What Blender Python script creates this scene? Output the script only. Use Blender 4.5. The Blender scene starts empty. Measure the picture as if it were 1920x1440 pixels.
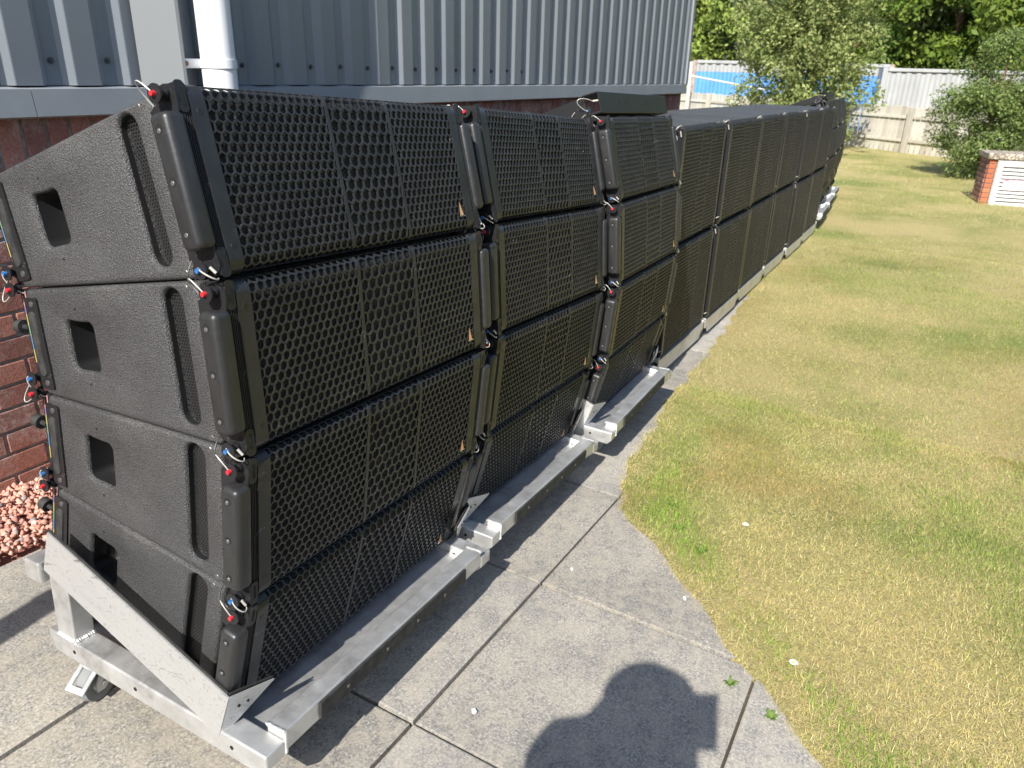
import bpy, bmesh, math, random
import numpy as np
from mathutils import Matrix, Vector

random.seed(7)
rng = np.random.default_rng(11)
R = math.radians
scene = bpy.context.scene
COL = scene.collection
CZ = 1.6                                    # camera height above the datum

# ------------------------------------------------------------------ camera, sky, sun, exposure
cam_d = bpy.data.cameras.new('camera')
cam_d.sensor_width = 36.0
cam_d.lens = 36.0 * 1426.8 / 1920.0
cam_d.clip_start = 0.02
cam_d.clip_end = 2000
cam_d.dof.use_dof = True
cam_d.dof.focus_distance = 1.9
cam_d.dof.aperture_fstop = 7.0
cam = bpy.data.objects.new('camera', cam_d)
COL.objects.link(cam)
_p, _r, _y = R(22.815), R(1.529), R(28.43)
_f = Vector((math.cos(_y) * math.cos(_p), math.sin(_y) * math.cos(_p), -math.sin(_p)))
_rt = Vector((math.sin(_y), -math.cos(_y), 0))
_up = _rt.cross(_f)
_r2 = _rt * math.cos(_r) + _up * math.sin(_r)
_u2 = -_rt * math.sin(_r) + _up * math.cos(_r)
cam.matrix_world = Matrix(((_r2.x, _u2.x, -_f.x, 0), (_r2.y, _u2.y, -_f.y, 0), (_r2.z, _u2.z, -_f.z, CZ), (0, 0, 0, 1)))
scene.camera = cam

SUN_A, SUN_B = 1.08, 0.155                  # shadow of a 1 m post runs (A, B)
to_sun = Vector((-SUN_A, -SUN_B, 1)).normalized()
sun_el = math.asin(to_sun.z)
world = bpy.data.worlds.new('World')
scene.world = world
world.use_nodes = True
wn = world.node_tree.nodes
sky = wn.new('ShaderNodeTexSky')
sky.sky_type = 'NISHITA'
sky.sun_disc = False
sky.sun_elevation = sun_el
sky.sun_rotation = math.atan2(to_sun.x, to_sun.y)
sky.altitude = 50
sky.dust_density = 1.0
wn['Background'].inputs[1].default_value = 0.13
world.node_tree.links.new(sky.outputs[0], wn['Background'].inputs[0])
sun_d = bpy.data.lights.new('sun', 'SUN')
sun_d.energy = 4.8
sun_d.angle = R(0.53)
sun_d.color = (1.0, 0.955, 0.88)
sun = bpy.data.objects.new('sun', sun_d)
COL.objects.link(sun)
sun.rotation_mode = 'QUATERNION'
sun.rotation_quaternion = to_sun.to_track_quat('Z', 'Y')
sun.location = (-6, -1, 9)

vs = scene.view_settings
vs.view_transform = 'Standard'
vs.look = 'None'
vs.exposure = 0.78
vs.gamma = 1.0
vs.use_curve_mapping = False
cy = scene.cycles
cy.max_bounces = 4; cy.diffuse_bounces = 2; cy.glossy_bounces = 2; cy.transmission_bounces = 2; cy.transparent_max_bounces = 4
cy.use_denoising = True

# ------------------------------------------------------------------ materials
def mat(name, col=(.5, .5, .5), rough=.6, metal=0.0, spec=.5):
    m = bpy.data.materials.new(name)
    m.use_nodes = True
    b = m.node_tree.nodes['Principled BSDF']
    b.inputs['Base Color'].default_value = (*col, 1)
    b.inputs['Roughness'].default_value = rough
    b.inputs['Metallic'].default_value = metal
    b.inputs['Specular IOR Level'].default_value = spec
    return m

class N:
    """tiny node helper for one material"""
    def __init__(s, m):
        s.t = m.node_tree
        s.b = s.t.nodes['Principled BSDF']
        s.co = s.t.nodes.new('ShaderNodeTexCoord')
        s.geo = s.t.nodes.new('ShaderNodeNewGeometry')
    def new(s, k, **kw):
        n = s.t.nodes.new(k)
        for a, v in kw.items():
            setattr(n, a, v)
        return n
    def link(s, a, b):
        s.t.links.new(a, b)
    def noise(s, scale, detail=3, rough=.6, co=None, dist=0.0):
        n = s.new('ShaderNodeTexNoise')
        n.inputs['Scale'].default_value = scale
        n.inputs['Detail'].default_value = detail
        n.inputs['Roughness'].default_value = rough
        n.inputs['Distortion'].default_value = dist
        s.link(co if co else s.co.outputs['Object'], n.inputs['Vector'])
        return n.outputs['Fac']
    def voro(s, scale, feature='F1', co=None, out='Distance'):
        n = s.new('ShaderNodeTexVoronoi', feature=feature)
        n.inputs['Scale'].default_value = scale
        s.link(co if co else s.co.outputs['Object'], n.inputs['Vector'])
        return n.outputs[out]
    def ramp(s, fac, stops, interp='LINEAR'):
        n = s.new('ShaderNodeValToRGB')
        e = n.color_ramp
        e.interpolation = interp
        while len(e.elements) < len(stops):
            e.elements.new(0.5)
        for i, (p, c) in enumerate(stops):
            e.elements[i].position = p
            e.elements[i].color = (*c, 1) if len(c) == 3 else c
        s.link(fac, n.inputs[0])
        return n.outputs[0]
    def val(s, fac, a, b):
        """ramp of two greys between positions a and b"""
        return s.ramp(fac, [(a, (0, 0, 0)), (b, (1, 1, 1))])
    def mix(s, fac, a, b, mode='MIX'):
        n = s.new('ShaderNodeMix', data_type='RGBA', blend_type=mode)
        for sock, v in ((n.inputs['Factor'], fac), (n.inputs['A'], a), (n.inputs['B'], b)):
            if isinstance(v, (int, float)):
                sock.default_value = v
            elif isinstance(v, tuple):
                sock.default_value = (*v, 1) if len(v) == 3 else v
            else:
                s.link(v, sock)
        return n.outputs['Result']
    def bump(s, h, strength, dist=.002, normal=None):
        n = s.new('ShaderNodeBump')
        n.inputs['Strength'].default_value = strength
        n.inputs['Distance'].default_value = dist
        s.link(h, n.inputs['Height'])
        if normal:
            s.link(normal, n.inputs['Normal'])
        return n.outputs['Normal']
    def mapping(s, scale=(1, 1, 1), rot=(0, 0, 0), co=None):
        n = s.new('ShaderNodeMapping')
        n.inputs['Scale'].default_value = scale
        n.inputs['Rotation'].default_value = rot
        s.link(co if co else s.co.outputs['Object'], n.inputs['Vector'])
        return n.outputs['Vector']
    def col(s, c): s.link(c, s.b.inputs['Base Color'])
    def rough(s, c): s.link(c, s.b.inputs['Roughness'])
    def norm(s, c): s.link(c, s.b.inputs['Normal'])
    def rnd(s):
        return s.new('ShaderNodeObjectInfo').outputs['Random']

MAT = {}
def build_materials():
    # speaker coating: gritty black polyurea
    m = MAT['coat'] = mat('speaker_coating', (.02, .02, .021), .52); n = N(m)
    g = n.noise(520, 2, .6); v = n.voro(330)
    h = n.mix(.5, g, v)
    n.norm(n.bump(h, 1.0, .0030))
    base = n.ramp(n.noise(5, 5), [(.3, (.043, .043, .044)), (.7, (.064, .064, .065))])
    base = n.mix(1.0, base, n.ramp(n.rnd(), [(0, (.82, .82, .82)), (1, (1.15, 1.14, 1.12))]), 'MULTIPLY')
    dust = n.val(n.noise(2.4, 7, .75), .56, .72)
    base = n.mix(n.mix(1.0, dust, (.30, .30, .30), 'MULTIPLY'), base, (.115, .11, .10))
    n.col(n.mix(1.0, base, n.ramp(n.noise(430, 1, .5), [(.36, (.5, .5, .51)), (.52, (1, 1, 1)), (.66, (1.8, 1.8, 1.84))]), 'MULTIPLY'))  # light and dark flecks paint the grit's glints into the colour
    n.rough(n.ramp(n.noise(240, 1), [(.3, (.34, .34, .34)), (.7, (.6, .6, .6))]))
    # grille: powder coated steel, dusty
    m = MAT['grille'] = mat('grille_steel', (.02, .02, .021), .42, .0, .46); n = N(m)
    gcol = n.ramp(n.noise(14, 5), [(.35, (.015, .0155, .0165)), (.75, (.029, .0295, .0305))])
    scuff = n.mix(1.0, n.val(n.noise(6, 4, .7, n.mapping((1, 1, 5), co=n.geo.outputs['Position'])), .63, .68), n.val(n.noise(210, 2, .6), .5, .6), 'MULTIPLY')
    n.col(n.mix(n.mix(1.0, scuff, (.6, .6, .6), 'MULTIPLY'), gcol, (.16, .16, .16)))
    n.rough(n.ramp(n.noise(60, 3), [(.3, (.26, .26, .26)), (.7, (.44, .44, .44))]))
    # fine black mesh behind the grille
    m = MAT['mesh'] = mat('inner_mesh', (.03, .03, .032), .55); n = N(m)
    w1 = n.new('ShaderNodeTexWave', wave_type='BANDS', bands_direction='X'); w1.inputs['Scale'].default_value = 110
    w2 = n.new('ShaderNodeTexWave', wave_type='BANDS', bands_direction='Z'); w2.inputs['Scale'].default_value = 110
    for w in (w1, w2):
        n.link(n.co.outputs['Object'], w.inputs['Vector'])
    mm = n.mix(1.0, w1.outputs['Color'], w2.outputs['Color'], 'MULTIPLY')
    n.col(n.mix(n.val(mm, .2, .7), (.0025, .0025, .0026), (.022, .022, .0235)))
    n.norm(n.bump(mm, .9, .002))
    # moulded black plastic of the bumpers
    m = MAT['plastic'] = mat('black_plastic', (.022, .022, .023), .36); n = N(m)
    sc = n.noise(9, 6, .7, n.mapping((1, 1, 6)), 1.5)
    n.rough(n.ramp(sc, [(.3, (.28, .28, .28)), (.7, (.5, .5, .5))]))
    n.col(n.ramp(n.noise(55, 5, .75, n.mapping((1, 1, .25))), [(.35, (.019, .019, .020)), (.66, (.028, .028, .028)), (.80, (.07, .069, .066))]))
    n.norm(n.bump(n.noise(420, 1), .12, .001))
    # black rigging metal with chipped edges
    m = MAT['rig'] = mat('rigging_steel', (.028, .028, .03), .38, .35); n = N(m)
    chip = n.val(n.noise(90, 4, .7), .66, .72)
    n.col(n.mix(chip, (.024, .024, .026), (.22, .22, .21)))
    n.norm(n.bump(n.noise(260, 2), .15, .001))
    MAT['cup'] = mat('handle_cup_plastic', (.008, .008, .009), .6)
    MAT['dark'] = mat('cavity_shade_black', (.006, .006, .006), .9)  # near-black colour for the shade in holes and gaps; also the front baffle
    m = MAT['rubber'] = mat('black_rubber', (.018, .018, .018), .75); n = N(m)
    n.col(n.ramp(n.noise(40, 5), [(.4, (.014, .014, .014)), (.8, (.05, .048, .045))]))
    n.norm(n.bump(n.noise(150, 3), .5, .002))
    m = MAT['bolt'] = mat('screw_steel', (.13, .13, .13), .4, .6)
    MAT['red'] = mat('red_button', (.50, .025, .035), .4)
    MAT['blue'] = mat('blue_button', (.03, .13, .34), .4)
    MAT['steel2'] = mat('dull_steel', (.13, .13, .13), .45, .4)
    m = MAT['steel'] = mat('bright_steel', (.62, .62, .62), .28, .9)
    MAT['wire'] = mat('lanyard_wire', (.46, .44, .40), .4, .2)
    MAT['wire2'] = mat('black_lanyard', (.03, .03, .03), .4)
    m = MAT['copper'] = mat('copper_badge', (.50, .29, .15), .45, .4)
    MAT['copper2'] = mat('copper_badge_shadow_facet', (.33, .16, .07), .45, .55)
    # coloured label tape
    m = MAT['tape'] = mat('coloured_tape', (.8, .7, .2), .5); n = N(m)
    sx = n.new('ShaderNodeSeparateXYZ'); n.link(n.co.outputs['Object'], sx.inputs[0])
    mp = n.new('ShaderNodeMath', operation='MULTIPLY_ADD'); mp.inputs[1].default_value = 3.2; mp.inputs[2].default_value = .5
    n.link(sx.outputs['Z'], mp.inputs[0])
    n.col(n.ramp(mp.outputs[0], [(0, (.40, .33, .08)), (.16, (.03, .03, .03)), (.34, (.38, .31, .08)), (.44, (.08, .19, .32)), (.54, (.14, .28, .16)), (.62, (.36, .32, .10)), (.70, (.20, .13, .30)), (.76, (.40, .20, .19)), (.88, (.42, .30, .26))], 'CONSTANT'))
    # aluminium: mill finish, scuffed
    m = MAT['alu'] = mat('mill_aluminium', (.70, .70, .69), .42, .75); n = N(m)
    st = n.noise(16, 6, .7, n.mapping((1, 14, 14)), .6)
    st2 = n.noise(30, 6, .75, n.mapping((9, 1, 1), (.5, .4, .7)), 2.5)
    c1 = n.ramp(n.noise(5, 7, .72), [(.30, (.36, .355, .34)), (.45, (.60, .60, .59)), (.7, (.74, .74, .73))])
    c2 = n.mix(n.val(st, .60, .74), c1, (.36, .36, .36))
    n.col(n.mix(n.val(st2, .66, .74), c2, (.24, .24, .24)))
    n.rough(n.ramp(n.noise(24, 4), [(.3, (.34, .34, .34)), (.7, (.58, .58, .58))]))
    n.norm(n.bump(n.mix(.5, st, st2), .25, .0015))
    # scratched bracket aluminium
    m = MAT['alu2'] = mat('scratched_aluminium', (.68, .68, .67), .48, .6); n = N(m)
    rot = n.mapping((1, 1, 1), (R(-21), 0, 0)); rot2 = n.mapping((1, 1, 1), (R(14), 0, 0))
    a = n.noise(9, 7, .72, n.mapping((1, .55, 9), co=rot), .5)
    b = n.noise(6, 8, .75, n.mapping((1, .8, 5), co=rot2), 1.4)
    c1 = n.ramp(a, [(.40, (.56, .56, .55)), (.60, (.53, .53, .52)), (.75, (.46, .46, .46))])
    b2_ = n.noise(24, 9, .8, n.mapping((1, 1, 1.3)), 3.4)
    c1 = n.mix(n.val(b2_, .57, .62), c1, (.28, .28, .28))
    n.col(n.mix(n.val(b, .60, .65), c1, (.26, .26, .26)))
    n.norm(n.bump(a, .25, .002))
    m = MAT['weld'] = mat('weld_bead', (.78, .78, .77), .35, .7); n = N(m)
    n.norm(n.bump(n.noise(120, 2), .8, .004))
    m = MAT['galv'] = mat('galvanised_steel', (.50, .51, .52), .45, .65); n = N(m)
    n.col(n.ramp(n.voro(38, out='Color'), [(.2, (.42, .43, .44)), (.8, (.60, .61, .62))]))
    MAT['tyre'] = mat('grey_tyre', (.20, .21, .21), .7)
    # concrete slabs
    m = MAT['slab'] = mat('concrete_slab', (.4, .39, .37), .9); n = N(m)
    gc = n.geo.outputs['Position']
    sp = n.noise(150, 3, .75, gc)
    base = n.ramp(n.noise(2.3, 6, .62, gc), [(.32, (.215, .207, .19)), (.52, (.305, .290, .262)), (.70, (.40, .375, .33))])
    base = n.mix(.85, base, n.ramp(sp, [(.34, (.20, .20, .20)), (.46, (.62, .62, .62)), (.55, (1.03, 1.01, .98)), (.68, (1.65, 1.61, 1.55))]), 'MULTIPLY')
    grit = n.noise(95, 2, .6, gc)
    base = n.mix(.55, base, n.ramp(grit, [(.34, (.55, .55, .55)), (.5, (1, 1, 1)), (.68, (1.3, 1.28, 1.24))]), 'MULTIPLY')
    lich = n.val(n.voro(4.6, co=gc), .12, .075)
    lich2 = n.mix(1.0, lich, n.val(n.noise(19, 4, .7, gc), .42, .6), 'MULTIPLY')
    base = n.mix(n.mix(1.0, lich2, (.5, .5, .5), 'MULTIPLY'), base, (.42, .37, .285))
    stain = n.val(n.noise(1.4, 7, .74, gc, .9), .52, .66)
    base = n.mix(n.mix(1.0, stain, (.45, .45, .45), 'MULTIPLY'), base, (.15, .145, .135))
    n.col(n.mix(.26, base, n.ramp(n.rnd(), [(0, (.17, .155, .13)), (1, (.46, .45, .43))])))
    n.norm(n.bump(n.mix(.5, sp, grit), .55, .004))
    m = MAT['soil'] = mat('soil', (.10, .075, .05), .95); n = N(m)
    n.col(n.ramp(n.noise(30, 6), [(.3, (.05, .042, .03)), (.7, (.16, .125, .085))]))
    n.norm(n.bump(n.noise(70, 4), .8, .01))
    m = MAT['moss'] = mat('joint_moss', (.16, .15, .04), .95); n = N(m)
    n.col(n.ramp(n.noise(7, 6, .75), [(.3, (.03, .027, .02)), (.58, (.08, .065, .04)), (.78, (.17, .16, .05))]))
    m = MAT['gravel_a'] = mat('red_gravel', (.42, .15, .10), .9); n = N(m)
    at = n.new('ShaderNodeAttribute', attribute_name='tint')
    n.col(at.outputs['Color'])
    n.norm(n.bump(n.noise(160, 4), .5, .002))
    # brick and mortar
    m = MAT['brick'] = mat('red_brick', (.24, .08, .06), .88); n = N(m)
    gc = n.geo.outputs['Position']
    c = n.ramp(n.rnd(), [(0, (.20, .085, .066)), (.4, (.29, .12, .09)), (.75, (.36, .155, .11)), (1, (.24, .10, .08))])
    c = n.mix(.7, c, n.ramp(n.noise(90, 4, .7, gc), [(.3, (.5, .5, .5)), (.6, (1.1, 1.1, 1.1)), (.8, (1.6, 1.5, 1.4))]), 'MULTIPLY')
    eff = n.mix(1.0, n.val(n.noise(5.5, 5, .7, gc), .46, .62), n.val(n.noise(60, 4, .75, gc), .40, .66), 'MULTIPLY')
    n.col(n.mix(n.mix(1.0, eff, (.75, .75, .75), 'MULTIPLY'), c, (.48, .42, .39)))
    n.norm(n.bump(n.noise(140, 4, .7, gc), .9, .004))
    m = MAT['mortar'] = mat('mortar', (.2, .18, .165), .95); n = N(m)
    gc = n.geo.outputs['Position']
    n.col(n.ramp(n.noise(30, 6, .7, gc), [(.35, (.17, .155, .145)), (.7, (.40, .36, .325))]))
    n.norm(n.bump(n.noise(200, 3, .7, gc), .7, .003))
    m = MAT['brick_o'] = mat('orange_brick', (.42, .13, .06), .88); n = N(m)
    n.col(n.mix(.6, n.ramp(n.rnd(), [(0, (.36, .105, .05)), (1, (.50, .175, .085))]), n.ramp(n.noise(60, 4), [(.3, (.7, .7, .7)), (.7, (1.2, 1.2, 1.2))]), 'MULTIPLY'))
    # cladding
    m = MAT['clad'] = mat('slate_grey_cladding', (.165, .185, .21), .36, .25, .5); n = N(m)
    gc = n.geo.outputs['Position']
    n.col(n.ramp(n.noise(1.6, 6, .6, n.mapping((1, 1, .25), co=gc)), [(.3, (.215, .240, .268)), (.7, (.262, .287, .315))]))
    n.rough(n.ramp(n.noise(3, 5, .6, gc), [(.3, (.30, .30, .30)), (.7, (.46, .46, .46))]))
    m = MAT['flash'] = mat('grey_flashing', (.185, .205, .225), .42); n = N(m)
    gc = n.geo.outputs['Position']
    c = n.ramp(n.noise(2.5, 6, .7, gc), [(.3, (.20, .218, .236)), (.7, (.245, .265, .283))])
    drip = n.val(n.noise(5, 6, .75, n.mapping((3, 1, .35), co=gc)), .64, .74)
    n.col(n.mix(n.mix(1.0, drip, (.4, .4, .4), 'MULTIPLY'), c, (.42, .43, .43)))
    m = MAT['upvc'] = mat('white_plastic_pipe', (.80, .81, .82), .32)
    MAT['rust'] = mat('rusty_screw', (.30, .13, .05), .85)
    m = MAT['trim'] = mat('pale_grey_trim', (.36, .37, .37), .45)
    # background things
    def tinted(name, rough=.6, trans=.35):
        m = mat(name, (.1, .15, .04), rough, 0, .3); n = N(m)
        at = n.new('ShaderNodeAttribute', attribute_name='tint')
        n.col(at.outputs['Color'])
        if trans:
            tr = n.new('ShaderNodeBsdfTranslucent'); n.link(at.outputs['Color'], tr.inputs['Color'])
            ms = n.new('ShaderNodeMixShader'); ms.inputs[0].default_value = trans
            out = n.t.nodes['Material Output']
            n.link(n.b.outputs[0], ms.inputs[1]); n.link(tr.outputs[0], ms.inputs[2]); n.link(ms.outputs[0], out.inputs['Surface'])
        return m
    MAT['leaf'] = tinted('leaves')
    MAT['blade'] = tinted('grass_blades', .55, .3)
    m = MAT['bark'] = mat('brown_bark', (.16, .09, .06), .9); n = N(m)
    n.col(n.ramp(n.noise(9, 6, .7, n.mapping((4, 4, 1))), [(.3, (.075, .045, .03)), (.7, (.25, .14, .09))]))
    m = MAT['birch'] = mat('reddish_birch_bark', (.32, .16, .10), .85); n = N(m)
    n.col(n.ramp(n.noise(9, 6, .7, n.mapping((2, 2, 3))), [(.3, (.16, .075, .045)), (.6, (.36, .19, .12)), (.8, (.45, .38, .32))]))
    m = MAT['lawn'] = mat('lawn_ground', (.2, .19, .06), .95); n = N(m)
    gc = n.geo.outputs['Position']
    dry = n.noise(.75, 5, .6, gc)
    c = n.ramp(dry, [(.32, (.20, .245, .06)), (.45, (.37, .345, .12)), (.60, (.50, .42, .185))])
    c = n.mix(.65, c, n.ramp(n.noise(55, 5, .75, n.mapping((1, 2.2, 1), co=gc)), [(.32, (.42, .42, .40)), (.55, (1.0, 1.0, 1.0)), (.75, (1.5, 1.45, 1.3))]), 'MULTIPLY')
    n.col(c)
    n.norm(n.bump(n.noise(75, 4, .75, gc), 1.0, .03))
    m = MAT['fence'] = mat('weathered_fence_wood', (.45, .41, .34), .85); n = N(m)
    c = n.ramp(n.rnd(), [(0, (.40, .37, .315)), (.5, (.50, .47, .40)), (1, (.56, .535, .47))])
    n.col(n.mix(.55, c, n.ramp(n.noise(6, 6, .7, n.mapping((6, 6, .8))), [(.3, (.55, .53, .5)), (.6, (1.05, 1.05, 1.05))]), 'MULTIPLY'))
    m = MAT['cblue'] = mat('blue_container_paint', (.05, .20, .52), .5); n = N(m)
    n.col(n.ramp(n.noise(1.2, 6, .7, n.mapping((1, 1, .3))), [(.3, (.07, .23, .58)), (.65, (.12, .33, .70)), (.85, (.25, .42, .68))]))
    m = MAT['cgrey'] = mat('grey_container_paint', (.42, .43, .44), .55); n = N(m)
    n.col(n.ramp(n.noise(1.5, 6, .7, n.mapping((1, 1, .3))), [(.3, (.27, .275, .28)), (.7, (.40, .405, .41))]))
    m = MAT['crust'] = mat('rusting_container_frame', (.3, .15, .08), .8); n = N(m)
    n.col(n.ramp(n.noise(2.5, 6, .7), [(.4, (.24, .14, .10)), (.6, (.40, .37, .34))]))
    m = MAT['cwhite'] = mat('chalky_white_paint', (.66, .65, .63), .65); n = N(m)
    n.col(n.ramp(n.noise(7, 6, .7, n.mapping((1, 1, 3))), [(.35, (.40, .39, .365)), (.65, (.60, .59, .565))]))
    m = MAT['agg'] = mat('exposed_aggregate', (.3, .25, .2), .9); n = N(m)
    n.col(n.ramp(n.voro(48, out='Color'), [(.2, (.16, .13, .10)), (.6, (.30, .25, .19)), (.9, (.62, .57, .48))]))
    n.norm(n.bump(n.voro(48), 1.0, .01))
    MAT['sign'] = mat('sign_white', (.74, .66, .72), .4)
    MAT['signred'] = mat('sign_red', (.72, .10, .16), .5)
    MAT['signpink'] = mat('sign_pale_pink', (.72, .36, .42), .5)
    MAT['signgrey'] = mat('sign_print_grey', (.36, .36, .42), .5)
    MAT['skin'] = mat('skin', (.5, .3, .22), .5)
    MAT['cloth'] = mat('navy_cloth', (.03, .035, .05), .9)
    MAT['trouser'] = mat('dark_trouser_cloth', (.05, .05, .055), .9)
    MAT['hair'] = mat('brown_hair', (.05, .03, .02), .7)
    MAT['phone'] = mat('phone_glass', (.02, .02, .02), .1)
    MAT['chalk'] = mat('chalky_splash', (.58, .57, .54), .9)
    MAT['petal'] = mat('white_petal', (.8, .8, .78), .6)
    m = MAT['roof'] = mat('grey_roof_sheet', (.2, .21, .22), .6)
build_materials()

# ------------------------------------------------------------------ mesh helpers
def obj_from(name, verts, faces, m, parent=None, smooth=False, edges=()):
    me = bpy.data.meshes.new(name)
    me.from_pydata(verts, edges, faces)
    me.update()
    if smooth:
        me.shade_smooth()
    me.materials.append(MAT[m] if isinstance(m, str) else m)
    o = bpy.data.objects.new(name, me)
    COL.objects.link(o)
    if parent:
        o.parent = parent
    return o

class MB:
    def __init__(s):
        s.v, s.f = [], []
    def add(s, vs, fs, M=None):
        k = len(s.v)
        if M is not None:
            vs = [tuple(M @ Vector(p)) for p in vs]
        s.v += [tuple(p) for p in vs]
        s.f += [tuple(i + k for i in f) for f in fs]
        return s
    def box(s, a, b, M=None):
        (x0, y0, z0), (x1, y1, z1) = a, b
        vs = [(x0, y0, z0), (x1, y0, z0), (x1, y1, z0), (x0, y1, z0), (x0, y0, z1), (x1, y0, z1), (x1, y1, z1), (x0, y1, z1)]
        fs = [(0, 3, 2, 1), (4, 5, 6, 7), (0, 1, 5, 4), (1, 2, 6, 5), (2, 3, 7, 6), (3, 0, 4, 7)]
        return s.add(vs, fs, M)
    def bbox(s, a, b, bev=.004, seg=2, M=None):
        bm = bmesh.new()
        bmesh.ops.create_cube(bm, size=1)
        c = [(a[i] + b[i]) / 2 for i in range(3)]; d = [abs(b[i] - a[i]) for i in range(3)]
        for v in bm.verts:
            v.co = Vector((c[0] + v.co.x * d[0], c[1] + v.co.y * d[1], c[2] + v.co.z * d[2]))
        bmesh.ops.bevel(bm, geom=list(bm.edges), offset=min(bev, min(d) * .45), segments=seg, profile=.5, affect='EDGES')
        bm.verts.index_update()
        s.add([v.co.copy() for v in bm.verts], [[v.index for v in f.verts] for f in bm.faces], M)
        bm.free()
        return s
    def cyl(s, p0, p1, r0, r1=None, n=12, M=None, caps=True):
        r1 = r0 if r1 is None else r1
        p0, p1 = Vector(p0), Vector(p1)
        d = (p1 - p0).normalized()
        a = d.orthogonal().normalized(); b = d.cross(a)
        vs = []
        for p, r in ((p0, r0), (p1, r1)):
            for i in range(n):
                t = 2 * math.pi * i / n
                vs.append(p + (a * math.cos(t) + b * math.sin(t)) * r)
        fs = [(i, (i + 1) % n, n + (i + 1) % n, n + i) for i in range(n)]
        if caps:
            fs += [tuple(range(n - 1, -1, -1)), tuple(range(n, 2 * n))]
        return s.add(vs, fs, M)
    def tube(s, pts, r, n=6, M=None):
        pts = [Vector(p) for p in pts]
        rs = r if isinstance(r, (list, tuple)) else [r] * len(pts)
        a = None; vs = []
        for i, p in enumerate(pts):
            d = (pts[min(i + 1, len(pts) - 1)] - pts[max(i - 1, 0)]).normalized()
            if a is None:
                a = d.orthogonal().normalized()
            a = (a - d * a.dot(d)).normalized()
            b = d.cross(a)
            for k in range(n):
                t = 2 * math.pi * k / n
                vs.append(p + (a * math.cos(t) + b * math.sin(t)) * rs[i])
        fs = []
        for i in range(len(pts) - 1):
            for k in range(n):
                fs.append((i * n + k, i * n + (k + 1) % n, (i + 1) * n + (k + 1) % n, (i + 1) * n + k))
        fs += [tuple(range(n - 1, -1, -1)), tuple(range((len(pts) - 1) * n, len(pts) * n))]
        return s.add(vs, fs, M)
    def prism(s, poly, x0, x1, M=None):
        """poly in (y, z), extruded along x"""
        n = len(poly)
        vs = [(x0, y, z) for y, z in poly] + [(x1, y, z) for y, z in poly]
        fs = [tuple(range(n)), tuple(range(2 * n - 1, n - 1, -1))] + [(i, n + i, n + (i + 1) % n, (i + 1) % n) for i in range(n)]
        return s.add(vs, fs, M)
    def build(s, name, m, parent=None, smooth=False, fix=True):
        o = obj_from(name, s.v, s.f, m, parent, smooth)
        if fix:
            bm = bmesh.new(); bm.from_mesh(o.data)
            bmesh.ops.recalc_face_normals(bm, faces=bm.faces)
            bm.to_mesh(o.data); bm.free()
        return o

def autosmooth(o, deg=35):
    me = o.data
    bm = bmesh.new(); bm.from_mesh(me)
    for f in bm.faces:
        f.smooth = True
    for e in bm.edges:
        if len(e.link_faces) == 2:
            e.smooth = e.calc_face_angle(3.2) < R(deg)
    bm.to_mesh(me); bm.free()
    return o

def tag(o, label, cat, group=None, kind=None):
    if label: o['label'] = label
    if cat: o['category'] = cat
    if group: o['group'] = group
    if kind: o['kind'] = kind
    return o

def empty(name, M=None):
    o = bpy.data.objects.new(name, None)
    o.empty_display_size = .1
    COL.objects.link(o)
    if M is not None:
        o.matrix_world = M
    return o

def copy_tree(o, parent=None, keep=None):
    c = o.copy()
    COL.objects.link(c)
    if parent:
        c.parent = parent
        c.matrix_parent_inverse = o.matrix_parent_inverse.copy()
    for ch in o.children:
        if keep is None or keep(ch):
            copy_tree(ch, c, keep)
    return c

def bez(p0, p1, p2, p3, n=10):
    out = []
    for i in range(n + 1):
        t = i / n; u = 1 - t
        out.append(tuple(u**3 * a + 3 * u * u * t * b + 3 * u * t * t * c + t**3 * d for a, b, c, d in zip(p0, p1, p2, p3)))
    return out

def set_tint(me, cols):
    """cols: one rgb per vertex"""
    at = me.color_attributes.new('tint', 'FLOAT_COLOR', 'POINT')
    c = np.ones((len(cols), 4), np.float32); c[:, :3] = cols
    at.data.foreach_set('color', c.ravel())

def np_mesh(name, V, F, m, cols=None, smooth=False):
    """V (n,3) float, F (k,3 or 4) int"""
    me = bpy.data.meshes.new(name)
    k = F.shape[1]
    me.vertices.add(len(V)); me.vertices.foreach_set('co', V.astype(np.float32).ravel())
    me.loops.add(F.size); me.loops.foreach_set('vertex_index', F.astype(np.int32).ravel())
    me.polygons.add(len(F))
    me.polygons.foreach_set('loop_start', np.arange(0, F.size, k, dtype=np.int32))
    me.polygons.foreach_set('loop_total', np.full(len(F), k, np.int32))
    me.update(calc_edges=True)
    if smooth:
        me.shade_smooth()
    me.materials.append(MAT[m])
    if cols is not None:
        set_tint(me, cols)
    o = bpy.data.objects.new(name, me)
    COL.objects.link(o)
    return o

_lat = rng.random((64, 64))
def vnoise(x, y):
    xi, yi = np.floor(x).astype(int), np.floor(y).astype(int)
    fx, fy = x - xi, y - yi
    fx = fx * fx * (3 - 2 * fx); fy = fy * fy * (3 - 2 * fy)
    g = lambda a, b: _lat[a % 64, b % 64]
    return (g(xi, yi) * (1 - fx) + g(xi + 1, yi) * fx) * (1 - fy) + (g(xi, yi + 1) * (1 - fx) + g(xi + 1, yi + 1) * fx) * fy
def fnoise(x, y, s=1.0, o=3):
    t = 0; a = .5
    for i in range(o):
        t = t + a * vnoise(x * s + 17.3 * i, y * s - 9.1 * i); a *= .5; s *= 2.1
    return t / (1 - .5**o)

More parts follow.
